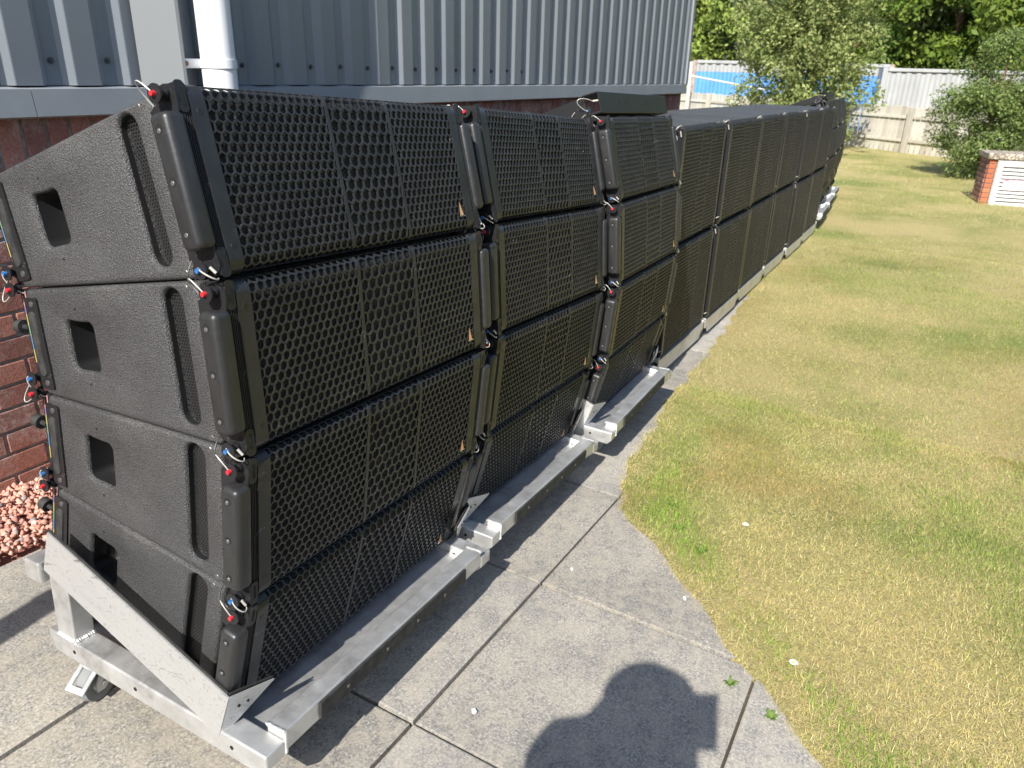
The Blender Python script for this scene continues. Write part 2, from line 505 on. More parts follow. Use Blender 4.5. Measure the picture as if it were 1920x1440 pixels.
# ------------------------------------------------------------------ the ground
def zg(x, y):
    """height of the ground (numpy friendly)"""
    x = np.asarray(x, float); y = np.asarray(y, float)
    a = -1.566 - .058 * (np.minimum(x, 4.2) - .85)
    a = a - .014 * np.clip(x - 4.2, 0, 6.3)
    w = np.clip((6 - x) / 5, 0, 1)
    return CZ + a + .04 * w * (np.clip(y, -4, 3) - 1.2)

EDGE = np.array([(-30, -26), (-4, -4.4), (-1, -2.4), (.5, -1.2), (1.2, -.5), (1.68, .0), (2.02, .34), (2.36, .66), (2.58, .90), (2.95, 1.01), (3.9, 1.115), (5.3, 1.19), (6.5, 1.28), (8, 1.6), (9.2, 2.2), (9.6, 12), (9.7, 60)])
def edge_y(x):
    return np.interp(x, EDGE[:, 0], EDGE[:, 1])

def build_ground():
    # base earth under everything, out to the horizon
    xs = np.concatenate([np.linspace(-400, -12, 8), np.linspace(-10, 30, 81), np.linspace(40, 500, 12)])
    ys = np.concatenate([np.linspace(-400, -12, 8), np.linspace(-10, 10, 41), np.linspace(20, 400, 10)])
    X, Y = np.meshgrid(xs, ys, indexing='ij')
    Z = zg(X, Y) - .07
    V = np.stack([X, Y, Z], -1).reshape(-1, 3)
    ny = len(ys)
    idx = np.arange(len(xs) * ny).reshape(len(xs), ny)
    F = np.stack([idx[:-1, :-1], idx[1:, :-1], idx[1:, 1:], idx[:-1, 1:]], -1).reshape(-1, 4)
    o = np_mesh('ground', V, F, 'soil'); tag(o, None, None, kind='structure')
    # lawn with a soft raised edge along the paving
    xs = np.concatenate([np.linspace(-30, -1.2, 20), np.arange(-1, 10, .09), np.linspace(10.1, 30, 60), np.linspace(35, 300, 20)])
    t = np.concatenate([[0, .012, .03, .06, .12, .2, .3, .45], np.linspace(.6, 14, 60), np.linspace(18, 300, 20)])
    X = np.repeat(xs[:, None], len(t), 1)
    wob = .018 * np.sin(xs * 23) + .07 * (fnoise(xs * 9, xs * 0 + 3.1) - .5)
    Y = (edge_y(xs) + wob)[:, None] - t[None, :]
    lift = .022 * (1 - np.exp(-t / .025))[None, :] - .012
    swell = .05 * (fnoise(X, Y, .45) - .5) * np.clip(t / .6, 0, 1)[None, :]
    mound = .10 * np.exp(-((X - 15.5) / 2.2)**2) * np.exp(-((Y - 1.5) / 2.6)**2)
    Z = zg(X, Y) + lift + swell + mound
    V = np.stack([X, Y, Z], -1).reshape(-1, 3)
    idx = np.arange(len(xs) * len(t)).reshape(len(xs), len(t))
    F = np.stack([idx[:-1, :-1], idx[:-1, 1:], idx[1:, 1:], idx[1:, :-1]], -1).reshape(-1, 4)
    o = np_mesh('lawn', V, F, 'lawn', smooth=True); tag(o, None, None, kind='structure')
    # paving: separate slabs on a bed
    pav = obj_from('paving', [(-3, -3, 0), (10, -3, 0), (10, 2.42, 0), (-3, 2.42, 0)], [(0, 1, 2, 3)], 'moss')
    bm = bmesh.new(); bm.from_mesh(pav.data)
    bmesh.ops.subdivide_edges(bm, edges=bm.edges[:], cuts=24, use_grid_fill=True)
    for v in bm.verts:
        v.co.z = float(zg(v.co.x, v.co.y)) - .016
    bm.to_mesh(pav.data); bm.free()
    tag(pav, None, None, kind='structure')
    px, py = .737, .737
    ys = [.18 + py * k for k in range(-4, 4)]
    for k in range(-5, 12):
        x0 = .463 + px * k
        for y0 in ys:
            if y0 + py < -3 or y0 > 2.2: continue
            y1 = min(y0 + py, 2.40)
            if y0 > edge_y(x0) + .0 and False: continue
            if max(edge_y(x0 + px * .5), edge_y(x0)) > y1 + .4: continue
            g = random.uniform(.003, .006)
            dz = random.uniform(-.003, .003)
            xa, xb, ya, yb = x0 + g, x0 + px - g, y0 + g, y1 - g
            n = 4; bvl = .006
            pts = []
            outer = []
            # top inset ring + outer lower ring
            def ring(ins, drop):
                r_ = []
                for (cx, cy, sx, sy) in ((xa, ya, 1, 1), (xb, ya, -1, 1), (xb, yb, -1, -1), (xa, yb, 1, -1)):
                    X_, Y_ = cx + sx * ins, cy + sy * ins
                    r_.append((X_, Y_, float(zg(X_, Y_)) + dz - drop))
                return r_
            vs = ring(bvl, 0) + ring(.0012, .0018) + ring(0, .05)
            fs = [(0, 1, 2, 3)]
            for q in (0, 4):
                for i in range(4):
                    fs.append((q + i, q + 4 + i, q + 4 + (i + 1) % 4, q + (i + 1) % 4))
            o = MB().add(vs, fs).build('paving_slab', 'slab', pav)
    return pav
paving = build_ground()

def build_gravel():
    n = 11000
    x = rng.uniform(-.2, 4.6, n); y = rng.uniform(2.398, 2.79, n)
    base = np.array([(1, 0, 0), (-.5, .87, 0), (-.5, -.87, 0), (0, 0, .8), (.2, .1, -.8)])
    F0 = np.array([(0, 1, 3), (1, 2, 3), (2, 0, 3), (1, 0, 4), (2, 1, 4), (0, 2, 4)])
    jit = rng.uniform(.55, 1.3, (n, 5, 3))
    s = rng.uniform(.008, .019, n)
    V = base[None] * jit * s[:, None, None]
    a = rng.uniform(0, 6.28, n); b = rng.uniform(-.7, .7, n)
    ca, sa, cb, sb = np.cos(a), np.sin(a), np.cos(b), np.sin(b)
    Vx = V[..., 0] * cb[:, None] + V[..., 2] * sb[:, None]; Vz = -V[..., 0] * sb[:, None] + V[..., 2] * cb[:, None]
    V2 = np.stack([Vx * ca[:, None] - V[..., 1] * sa[:, None], Vx * sa[:, None] + V[..., 1] * ca[:, None], Vz], -1)
    z = zg(x, y) + .002 + rng.uniform(0, .022, n) + .02 * fnoise(x * 3, y * 3)
    V2 += np.stack([x, y, z], -1)[:, None, :]
    F = (F0[None] + (np.arange(n) * 5)[:, None, None]).reshape(-1, 3)
    c = np.array([(.64, .33, .25), (.56, .26, .19), (.70, .40, .32), (.48, .24, .19), (.30, .25, .25), (.60, .5, .42)])
    pick = rng.choice(6, n, p=[.36, .27, .2, .1, .05, .02])
    cols = np.repeat(c[pick] * rng.uniform(.75, 1.15, (n, 1)), 5, 0)
    o = np_mesh('gravel', V2.reshape(-1, 3), F, 'gravel_a', cols)
    tag(o, 'red stone gravel strip at the foot of the brick wall', 'gravel', kind='stuff')
    bx = np.linspace(-.5, 9, 40); bv, bf = [], []
    for q, xx in enumerate(bx):
        bv += [(xx, 2.384, float(zg(xx, 2.384)) - .012), (xx, 2.80, float(zg(xx, 2.8)) + .004)]
        if q: bf.append((2 * q - 2, 2 * q, 2 * q + 1, 2 * q - 1))
    bed = obj_from('gravel_bed', bv, bf, mat('gravel_bed_red', (.26, .11, .08), .95))
    tag(bed, None, None, kind='structure')
build_gravel()

# ------------------------------------------------------------------ the warehouse
YW = 2.80
SW = -.0070                                 # the flashing line falls a little along the wall
def fz(x): return CZ - .112 + SW * (x - 1.55)   # flashing top
def build_warehouse():
    x0, x1 = -6.0, 9.02
    root = empty('warehouse', Matrix.Translation((x1 / 2, YW + 3, float(zg(2, 2)))))
    tag(root, 'grey metal clad warehouse on a red brick base behind the loudspeakers', 'building')
    inv = root.matrix_world.inverted()
    def P(o):
        o.parent = root; o.matrix_parent_inverse = inv; return o
    H = 5.2
    # cladding sheets (five ribs each) : crown, flank, trough, flank
    pitch = .2155; crown, fl, dep = .095, .034, .028
    rib0 = 3.274 - 60 * pitch
    k = 0
    while True:
        xs = rib0 + k * pitch
        if xs > x1 - .05: break
        if xs > x0:
            seg = []
            for j in range(5):
                b = xs + j * pitch
                if b > x1 - .02: break
                # left flank starts at b (facing -x), crown, right flank, trough
                seg += [(b, YW - .002), (b + fl, YW - dep), (b + fl + .004, YW - dep - .0012), (b + fl + crown, YW - dep), (b + fl + crown + fl, YW - .002), (b + pitch - .001, YW - .002)]
            seg = [(min(a, x1), c) for a, c in seg]
            vs, fs = [], []
            for (a, c) in seg:
                vs += [(a, c, fz(a) + .004), (a, c, CZ + H)]
            for i in range(len(seg) - 1):
                fs.append((2 * i, 2 * i + 2, 2 * i + 3, 2 * i + 1))
            o = P(obj_from('cladding_sheet', vs, fs, 'clad'))
            md = o.modifiers.new('thick', 'SOLIDIFY'); md.thickness = .0025; md.offset = -1
            k += 5
        else:
            k += 1
    # bolts in the troughs
    bm_ = MB().cyl((0, 0, 0), (0, -.004, 0), .011, .011, 14).cyl((0, -.004, 0), (0, -.010, 0), .007, .0065, 6)
    first = None
    kk = 0
    for i in range(0, 90):
        bx = rib0 + i * pitch + fl + crown + fl + .022
        if bx < 1.2 or bx > 5.2: continue
        kk += 1
        z = fz(bx) + .085 + (0.0 if kk % 2 else .004)
        if first is None:
            first = P(autosmooth(bm_.build('cladding_bolt', 'bolt'))); o = first
        else:
            o = first.copy(); COL.objects.link(o)
        o.location = (bx, YW - .003, z)
    # flashing: sloping drip over the brick plinth, in lengths
    for a, b in ((-6, 1.62), (1.62, 4.35), (4.35, 5.82), (5.82, x1 + .02)):
        for_ = []
        poly = [(YW - .004, .002), (YW - .046, -.006), (YW - .056, -.094), (YW - .040, -.100), (YW + .004, -.094)]
        vs = [(a + .0015, y, fz(a) + z) for y, z in poly] + [(b - .0015, y, fz(b) + z) for y, z in poly]
        n = len(poly)
        fs = [tuple(range(n)), tuple(range(2 * n - 1, n - 1, -1))] + [(i, (i + 1) % n, n + (i + 1) % n, n + i) for i in range(n)]
        P(MB().add(vs, fs).build('flashing', 'flash'))
    # brick plinth
    course, blen, bh, gap = .0857, .258, .0745, .0115
    zb = float(zg(1, 2.8)) - .25
    def top(x): return fz(x) - .097
    wall = P(MB().add([(x0, YW, zb), (x1, YW, zb - .1), (x1, YW, top(x1)), (x0, YW, top(x0)), (x0, YW + .2, zb), (x1, YW + .2, zb - .1), (x1, YW + .2, top(x1)), (x0, YW + .2, top(x0))],
             [(0, 1, 2, 3), (5, 4, 7, 6), (0, 4, 5, 1), (3, 2, 6, 7), (1, 5, 6, 2), (0, 3, 7, 4)]).build('brick_wall', 'mortar'))
    winv = wall.matrix_world.inverted()
    proto = MB().bbox((-blen / 2 + gap / 2, -.006, -bh / 2), (blen / 2 - gap / 2, .05, bh / 2), .003, 1).build('brick', 'brick')
    proto.parent = wall
    sold = MB().bbox((-.0745 / 2, -.006, -.110), (.0745 / 2, .05, .110), .003, 1).build('brick', 'brick')
    sold.parent = wall
    used = set()
    def place(pr, x, z, shear=0):
        if pr.name not in used:
            used.add(pr.name); o = pr
        else:
            o = pr.copy(); COL.objects.link(o); o.parent = wall
        o.location = (x, YW - random.uniform(.0, .0025), z)
        o.rotation_euler = (0, -math.atan(SW), 0)
        return o
    x = .60
    while x < x1 - .05:                      # soldier course under the flashing
        place(sold, x, top(x) - .112); x += course
    rest = MB()
    zt0 = top(1.5) - .224 - .0857 / 2
    for c in range(16):
        z = zt0 - c * course
        off = (c % 2) * blen / 2 + random.uniform(-.004, .004)
        x = -.9 + off
        while x < x1 - .13:
            zz = z + SW * (x - 1.5)
            if .75 < x < 2.35:
                place(proto, x, zz)
            elif zz > zb:
                dy = random.uniform(0, .002)
                rest.box((x - blen / 2 + gap / 2, YW - .006 + dy, zz - bh / 2), (x + blen / 2 - gap / 2, YW + .03, zz + bh / 2))
            x += blen
    r = rest.build('far_bricks', 'brick'); r.parent = wall; r['kind'] = 'stuff'
    # gable end, rear and roof, so that the building is a building
    P(MB().box((x1 - .004, YW + .03, zb - .2), (x1 + .05, YW + 8, CZ + H)).build('end_wall', 'clad'))
    P(MB().box((x0, YW + 7.9, zb - .2), (x1 - .01, YW + 7.98, CZ + H)).build('rear_wall', 'clad'))
    P(MB().box((x0 - .05, YW + .03, zb - .2), (x0 - .004, YW + 7.88, CZ + H)).build('end_wall', 'clad'))
    P(MB().add([(x0 - .2, YW - .25, CZ + H + .004), (x1 + .2, YW - .25, CZ + H + .004), (x1 + .2, YW + 4, CZ + H + .9), (x0 - .2, YW + 4, CZ + H + .9), (x1 + .2, YW + 8.2, CZ + H + .004), (x0 - .2, YW + 8.2, CZ + H + .004)],
              [(0, 1, 2, 3), (3, 2, 4, 5), (0, 3, 5), (1, 4, 2), (0, 5, 4, 1)]).build('roof', 'roof'))
    c = MB()
    c.box((x1 - .012, YW - .048, fz(x1) + .003), (x1 + .055, YW + .028, CZ + H))
    P(c.build('corner_trim', 'flash'))
    # pale cover strip left of the pipe
    tx = 2.055
    c = MB().add([(tx, YW - .040, fz(tx) + .003), (tx + .150, YW - .098, fz(tx) + .003), (tx + .165, YW - .098, fz(tx) + .003), (tx + .165, YW - .036, fz(tx) + .003),
                  (tx, YW - .040, CZ + H), (tx + .150, YW - .098, CZ + H), (tx + .165, YW - .098, CZ + H), (tx + .165, YW - .036, CZ + H)],
                 [(0, 1, 5, 4), (1, 2, 6, 5), (2, 3, 7, 6), (3, 0, 4, 7), (0, 3, 2, 1), (4, 5, 6, 7)])
    P(c.build('cover_strip', 'trim'))
    return root
build_warehouse()

def build_pipe():
    x, y, r = 2.36, YW - .125, .068
    root = empty('drainpipe', Matrix.Translation((x, y, float(zg(x, y)))))
    tag(root, 'white plastic drainpipe clipped to the grey cladding', 'pipe')
    b = -float(zg(x, y))
    def T(mb, name, m, par=root):
        o = autosmooth(mb.build(name, m)); o.parent = par
        o.location = (-x, -y, b) if par is root else (0, 0, 0)
        return o
    T(MB().cyl((x, y, float(zg(x, y)) - .02), (x, y, CZ + 5.1), r, r, 40), 'pipe', 'upvc')
    zc = CZ - .03
    cl = MB()
    n = 40
    vs, fs = [], []
    for i in range(n + 1):
        a = 2 * math.pi * i / n
        for rr, dz in ((r + .001, -.016), (r + .005, -.016), (r + .005, .016), (r + .001, .016)):
            vs.append((x + rr * math.cos(a), y + rr * math.sin(a), zc + dz))
    for i in range(n):
        for j in range(4):
            fs.append((4 * i + j, 4 * i + 4 + j, 4 * i + 4 + (j + 1) % 4, 4 * i + (j + 1) % 4))
    cl.add(vs, fs)
    cl.bbox((x - r - .085, y + .038, zc - .018), (x - .045, y + .050, zc + .018), .006)
    cl.bbox((x + .045, y + .038, zc - .018), (x + r + .06, y + .050, zc + .018), .006)
    c = T(cl, 'pipe_clip', 'upvc')
    T(MB().cyl((x - r - .062, y + .038, zc), (x - r - .062, y + .031, zc), .010, .009, 10), 'screw', 'rust', c)
    T(MB().cyl((x + r + .042, y + .038, zc), (x + r + .042, y + .031, zc), .010, .009, 10), 'screw', 'rust', c)
build_pipe()

# ------------------------------------------------------------------ loudspeakers
W = .88; HH = .1675; DD = .636; LL = 2.137; WG = R(9.264); OFF = Vector((W / 2, .30, -HH))
def hz(y): return (LL - y) * math.tan(WG / 2)

def profile(s, s1, r):
    """bent sheet: arc length -> (y, z, outward angle)"""
    if abs(s) <= s1:
        return 0.0, s, 0.0
    a = (abs(s) - s1) / r
    sg = 1 if s > 0 else -1
    return r * (1 - math.cos(a)), sg * (s1 + r * math.sin(a)), sg * a

def bent(x, s, d, s1, r):
    y, z, a = profile(s, s1, r)
    return (x, y + d * math.cos(a), z - d * math.sin(a))

def hex_band(mb, xa, xb, R_, t, S, s1, r, depth):
    pw = math.sqrt(3) * R_; ph = 1.5 * R_
    nr = int(S / ph) + 1
    for j in range(-nr, nr + 1):
        sc = j * ph
        if abs(sc) > S + .2 * R_: continue
        off = .5 * pw if j % 2 else 0
        i0 = int((xa - xa) / pw) - 1
        cx = xa + off - pw * .5
        while cx < xb + pw:
            if cx > xa - .36 * pw and cx < xb + .36 * pw:
                o_, i_, d_ = [], [], []
                for k in range(6):
                    a = math.pi / 6 + k * math.pi / 3
                    ux, us = math.cos(a), math.sin(a)
                    cl = lambda v, lo, hi: max(lo, min(hi, v))
                    o_.append((cl(cx + R_ * ux, xa, xb), cl(sc + R_ * us, -S, S)))
                    i_.append((cl(cx + R_ * t * ux, xa + .0012, xb - .0012), cl(sc + R_ * t * us, -S + .002, S - .002)))
                if max(p[0] for p in i_) - min(p[0] for p in i_) > .002 and max(p[1] for p in i_) - min(p[1] for p in i_) > .002:
                    vs = [bent(x, s, 0, s1, r) for x, s in o_] + [bent(x, s, .0004, s1, r) for x, s in i_] + [bent(x, s, depth, s1, r) for x, s in i_]
                    fs = [(k, (k + 1) % 6, 6 + (k + 1) % 6, 6 + k) for k in range(6)] + [(6 + k, 6 + (k + 1) % 6, 12 + (k + 1) % 6, 12 + k) for k in range(6)]
                    mb.add(vs, fs)
            cx += pw

def strip(mb, xa, xb, S, s1, r, d0, d1, n=7):
    ss = [-S + (S - s1) * i / n for i in range(n)] + [-s1, s1] + [s1 + (S - s1) * (i + 1) / n for i in range(n)]
    vs, fs = [], []
    for s in ss:
        vs += [bent(xa, s, d0, s1, r), bent(xb, s, d0, s1, r), bent(xb, s, d1, s1, r), bent(xa, s, d1, s1, r)]
    for i in range(len(ss) - 1):
        for j in range(4):
            fs.append((4 * i + j, 4 * i + 4 + j, 4 * i + 4 + (j + 1) % 4, 4 * i + (j + 1) % 4))
    fs += [(0, 1, 2, 3), tuple(4 * (len(ss) - 1) + k for k in (3, 2, 1, 0))]
    mb.add(vs, fs)

def loft(rings):
    n = len(rings[0]); vs = [p for r_ in rings for p in r_]
    fs = []
    for i in range(len(rings) - 1):
        for k in range(n):
            fs.append((i * n + k, i * n + (k + 1) % n, (i + 1) * n + (k + 1) % n, (i + 1) * n + k))
    fs += [tuple(range(n - 1, -1, -1)), tuple(range((len(rings) - 1) * n, len(rings) * n))]
    return vs, fs

def rrect(y0, y1, z0, z1, rad, ins=0.0, n=6, dent=0.0):
    """rounded rectangle outline in (y, z); dent pulls the short sides inward"""
    y0 += ins; y1 -= ins; z0 += ins; z1 -= ins; rad = max(.002, min(rad - ins, (y1 - y0) / 2 - 1e-4, (z1 - z0) / 2 - 1e-4))
    out = []
    for cy, cz, a0 in ((y1 - rad, z1 - rad, 0), (y0 + rad, z1 - rad, 90), (y0 + rad, z0 + rad, 180), (y1 - rad, z0 + rad, 270)):
        for k in range(n + 1):
            a = R(a0 + 90 * k / n)
            out.append((cy + rad * math.cos(a), cz + rad * math.sin(a)))
    if dent:
        my, mz = (y0 + y1) / 2, (z0 + z1) / 2
        out = [(y, z - (dent * math.sin(math.pi * (y - y0) / (y1 - y0)) if z > mz else -dent * math.sin(math.pi * (y - y0) / (y1 - y0)) * .6)) for y, z in out]
    return out

def apply_bool(o, cutters):
    for c in cutters:
        md = o.modifiers.new('cut', 'BOOLEAN'); md.operation = 'DIFFERENCE'; md.solver = 'EXACT'; md.object = c
    dg = bpy.context.evaluated_depsgraph_get()
    me = bpy.data.meshes.new_from_object(o.evaluated_get(dg))
    o.modifiers.clear()
    old = o.data; o.data = me
    bpy.data.meshes.remove(old)
    for c in cutters:
        d = c.data; bpy.data.objects.remove(c); bpy.data.meshes.remove(d)

def cabinet_mesh(w, poly, pockets, bev, sides=(-1, 1)):
    """poly: (y,z) outline; pockets: list of (y0,y1,z0,z1,rad,depth,flare,dent) cut in the sides"""
    bm = bmesh.new()
    vs0 = [bm.verts.new((-.012, y, z)) for y, z in poly]; vs1 = [bm.verts.new((w + .012, y, z)) for y, z in poly]
    n = len(poly)
    bm.faces.new(vs0); bm.faces.new(vs1[::-1])
    for i in range(n):
        bm.faces.new((vs0[i], vs1[i], vs1[(i + 1) % n], vs0[(i + 1) % n]))
    bmesh.ops.recalc_face_normals(bm, faces=bm.faces)
    bmesh.ops.bevel(bm, geom=list(bm.edges), offset=bev, segments=4, profile=.5, affect='EDGES')
    me = bpy.data.meshes.new('cabinet'); bm.to_mesh(me); bm.free()
    me.materials.append(MAT['coat'])
    o = bpy.data.objects.new('cabinet', me); COL.objects.link(o)
    cut = []
    for (y0, y1, z0, z1, rad, depth, flare, dent) in pockets:
        for sg in sides:
            X = (lambda d: -.012 + d) if sg < 0 else (lambda d: w + .012 - d)
            rings = []
            for d, ins in ((-.01, -flare * 1.0), (0, -flare), (flare * .12, -flare * .62), (flare * .40, -flare * .26), (flare, 0), (depth, .002)):
                rings.append([(X(d), y, z) for y, z in rrect(y0, y1, z0, z1, rad, ins, 6, dent)])
            c = MB().add(*loft(rings)).build('cutter', 'coat')
            cut.append(c)
    apply_bool(o, cut)
    autosmooth(o, 40)
    return o

def lanyard(p0, p1, swing, n=14):
    p0, p1 = Vector(p0), Vector(p1)
    s = Vector(swing)
    return bez(p0, p0 + s, p1 + s * .8, p1, n)

def pin_part(name_col, x, y, z, parent, sgn, tilt=.15):
    """quick release pin pointing out of the side; sgn -1 = towards -x"""
    mb = MB()
    mb.cyl((x, y, z), (x + sgn * .020, y, z), .0085, .0085, 14)
    mb.cyl((x + sgn * .002, y, z), (x + sgn * .006, y, z), .012, .012, 14)
    mb.cyl((x + sgn * .020, y, z), (x + sgn * .023, y, z), .0165, .0165, 20)
    o = autosmooth(mb.build('release_pin', 'rig')); o.parent = parent
    b = autosmooth(MB().cyl((x + sgn * .023, y, z), (x + sgn * .030, y, z), .0050, .0044, 12).build('push_button', name_col)); b.parent = o
    return o

def side_x(sgn, d):
    """d = distance outward from the plate edge"""
    return -d if sgn < 0 else W + d

def build_top():
    root = empty('line_array_loudspeaker')
    def C(o):
        o.parent = root; o.location = -OFF; return o
    zf = lambda y: hz(y) - .0015
    poly = [(.085, -zf(.085)), (DD, -zf(DD)), (DD, zf(DD)), (.085, zf(.085))]
    cab = cabinet_mesh(W, poly, [(.422, .510, -.056, .070, .026, .090, .008, .014), (.136, .190, -.132, .146, .026, .036, .009, 0)], .011)
    C(cab)
    core = MB().bbox((.012, .016, -.158), (W - .012, .0845, .158), .01)
    C(core.build('front_baffle', 'dark'))
    # perforated front
    s1, r = .140, .028; S = s1 + r * R(76)
    g = MB()
    xa, xb, xc, xd = .034, .405 * W, .652 * W, W - .034
    hex_band(g, xa, xb - .004, .0124, .80, S, s1, r, .0036)
    hex_band(g, xb + .004, xc - .004, .0165, .82, S, s1, r, .0036)
    hex_band(g, xc + .004, xd, .0124, .80, S, s1, r, .0036)
    for a, b in ((xb - .004, xb + .004), (xc - .004, xc + .004)):
        strip(g, a, b, S, s1, r, -.0006, .009)
    C(g.build('grille', 'grille', fix=False))
    frames = []
    for a, b in ((.0, xa), (xd, W)):
        fr = MB(); strip(fr, a, b, S, s1, r, -.0012, .010)
        frames.append(C(fr.build('grille_frame', 'grille')))
    bk = MB(); strip(bk, .03, W - .03, S - .004, s1, r, .0066, .0080)
    C(autosmooth(bk.build('inner_mesh', 'mesh')))
    for q, x in enumerate((.017, W - .017)):
        for z in (-.118, .118):
            sc = MB().cyl((x, -.0012, z), (x, -.0018, z), .0062, .0056, 14)
            o = sc.build('screw', 'rig'); o.parent = frames[q]
    # copper badge: a leaning triangle of two facets on a thin bar
    bx, bz = .820, -.108
    bd = MB().add([(bx - .008, -.002, bz - .018), (bx + .001, -.0055, bz - .018), (bx - .004, -.002, bz + .016)], [(0, 1, 2)])
    bd.add([(bx + .001, -.0055, bz - .018), (bx + .011, -.002, bz - .018), (bx - .004, -.002, bz + .016)], [(0, 1, 2)])
    bd.add([(bx - .008, -.0005, bz - .018), (bx + .011, -.0005, bz - .018), (bx - .004, -.0005, bz + .016)], [(0, 2, 1)])
    badge = C(bd.build('badge', 'copper'))
    o = MB().box((bx - .011, -.003, bz - .0215), (bx + .014, -.001, bz - .0185)).build('badge_bar', 'steel'); o.parent = badge
    for sg in (-1, 1):
        X = lambda d: side_x(sg, d)
        # ribbed rail beside the grille, grooves on its front
        outl = [(X(-.010), .030), (X(-.010), .0105), (X(.0003), .0105), (X(.0003), .0012)]
        for k in range(5):
            d0 = .0022 + k * .0043
            outl += [(X(d0), .0012), (X(d0 + .0008), .0034), (X(d0 + .0022), .0034), (X(d0 + .0030), .0012)]
        outl += [(X(.0245), .0012), (X(.0245), .030)]
        n = len(outl)
        zt = .1655
        vs = [(a, b, -zt) for a, b in outl] + [(a, b, zt) for a, b in outl]
        fs = [tuple(range(n)), tuple(range(2 * n - 1, n - 1, -1))] + [(i, (i + 1) % n, n + (i + 1) % n, n + i) for i in range(n)]
        rail = C(MB().add(vs, fs).build('rigging_rail', 'rig'))
        for zs in (-1, 1):                    # slotted ears at both ends
            za, zb_ = sorted((zs * .116, zs * .1700))
            ear = [[(X(d), yy, z) for d, z in rrect(.0035, .0243, za, zb_, .008)] for yy in (.0010, -.0012)]
            o = autosmooth(MB().add(*loft(ear)).build('slotted_ear', 'rig')); o.parent = rail
            za, zb_ = sorted((zs * .126, zs * .158))
            o = MB().add(*loft([[(X(d), yy, z) for d, z in rrect(.0085, .0145, za, zb_, .0028)] for yy in (-.0013, -.0017)])).build('ear_slot', 'dark'); o.parent = rail
        # recessed side channel with rounded lugs
        a, b = sorted((X(-.004), X(-.018)))
        C(MB().box((a, .031, -.160), (b, .0845, .160)).build('side_channel', 'dark'))
        for zs in (-1, 1):
            pts = [(.022 - .026 * math.cos(math.pi * k / 10), zs * (.143 + .024 * math.sin(math.pi * k / 10))) for k in range(11)]
            pts += [(.070, zs * .130), (.070, zs * .09), (-.004 + .008, zs * .09)]
            C(autosmooth(MB().prism(pts, X(.0250), X(.0275)).build('rigging_lug', 'rig')))
        # bumper
        zb0, zb1 = -.116, .118
        a, b = sorted((X(.0625), X(.0200)))
        bump_o = C(autosmooth(MB().bbox((a, -.008, zb0), (b, .040, zb1), bev=.0125, seg=5).build('bumper', 'plastic'), 50))
        for z in (zb0 + .030, .003, zb1 - .028):
            o = autosmooth(MB().cyl((X(.0620), .017, z), (X(.0629), .017, z), .0088, .0084, 18).build('screw_recess', 'dark')); o.parent = bump_o
            o = MB().cyl((X(.0630), .0180, z - .0025), (X(.0637), .0180, z - .0025), .0046, .0038, 8).build('screw', 'steel2'); o.parent = bump_o
        # pins and lanyards
        C(pin_part('red', X(.0276), .021, .150, None, sg)); C(pin_part('blue', X(.0276), .023, -.151, None, sg))
        k = 1 if sg < 0 else -1
        cb = MB()
        cb.tube(lanyard((X(.052), .024, .153), (X(.020), .052, .124), (-.020 * k, .030, .050)), .0013)
        C(autosmooth(cb.build('lanyard', 'wire'), 60))
        cb = MB()
        cb.tube(lanyard((X(.050), .026, -.146), (X(.030), .004, -.170), (-.016 * k, -.022, -.010)), .0014)
        cb.cyl((X(.036), .000, -.160), (X(.041), .006, -.148), .0030, .0030, 8)
        C(autosmooth(cb.build('lanyard', 'wire'), 60))
        cb = MB().tube(lanyard((X(.046), .030, -.156), (X(.022), .058, -.122), (-.018 * k, .030, -.036)), .0012)
        C(autosmooth(cb.build('lanyard', 'wire2'), 60))
        hp = MB(); o_ = [rrect(.422, .510, -.056, .070, .026, q, 6, .014) for q in (.0006, .0012, .006, .016)]
        rings = [[(X(d), y, z) for y, z in r_] for d, r_ in zip((.003, -.030, -.050, -.0545), o_)]
        vs, fs = loft(rings); hp.add(vs, fs[:-2])
        cup = C(autosmooth(hp.build('handle_cup', 'cup', fix=False), 50))
        fl_ = MB().add(*loft([[(X(d), y, z) for y, z in o_[3]] for d in (-.0545, -.0560)]))
        o = fl_.build('cup_floor', 'coat'); o.parent = cup
        # vent mesh in the slot
        vm = MB(); Rv = .0043
        pw, ph = math.sqrt(3) * Rv, 1.5 * Rv
        for j in range(-23, 24):
            for i in range(-4, 5):
                cy, cz = .163 + (i + (.5 if j % 2 else 0)) * pw, .006 + j * ph
                if abs(cy - .163) > .0235 or abs(cz - .006) > .137: continue
                o_ = [(X(-.009), cy + Rv * math.cos(math.pi / 6 + q * math.pi / 3), cz + Rv * math.sin(math.pi / 6 + q * math.pi / 3)) for q in range(6)]
                i_ = [(X(-.009), cy + Rv * .72 * math.cos(math.pi / 6 + q * math.pi / 3), cz + Rv * .72 * math.sin(math.pi / 6 + q * math.pi / 3)) for q in range(6)]
                vm.add(o_ + i_, [(q, (q + 1) % 6, 6 + (q + 1) % 6, 6 + q) for q in range(6)])
        sl_ = MB(); o_ = [rrect(.136, .190, -.132, .146, .026, q) for q in (.0006, .0012)]
        vs, fs = loft([[(X(d), y, z) for y, z in r_] for d, r_ in zip((.0035, -.0230), o_)])
        sl_.add(vs, fs[:-2])
        C(autosmooth(sl_.build('vent_shade_liner', 'cup', fix=False), 50))  # black liner added so the slot walls read as deep shade
        vmo = C(vm.build('vent_mesh', 'plastic', fix=False))
        vb = MB().add(*loft([[(X(d), y, z) for y, z in rrect(.1365, .1895, -.1315, .1455, .026)] for d in (-.0185, -.0175)]))  # near-black sheet behind the mesh paints the shade of the slot
        o = vb.build('vent_shade_sheet', 'dark'); o.parent = vmo
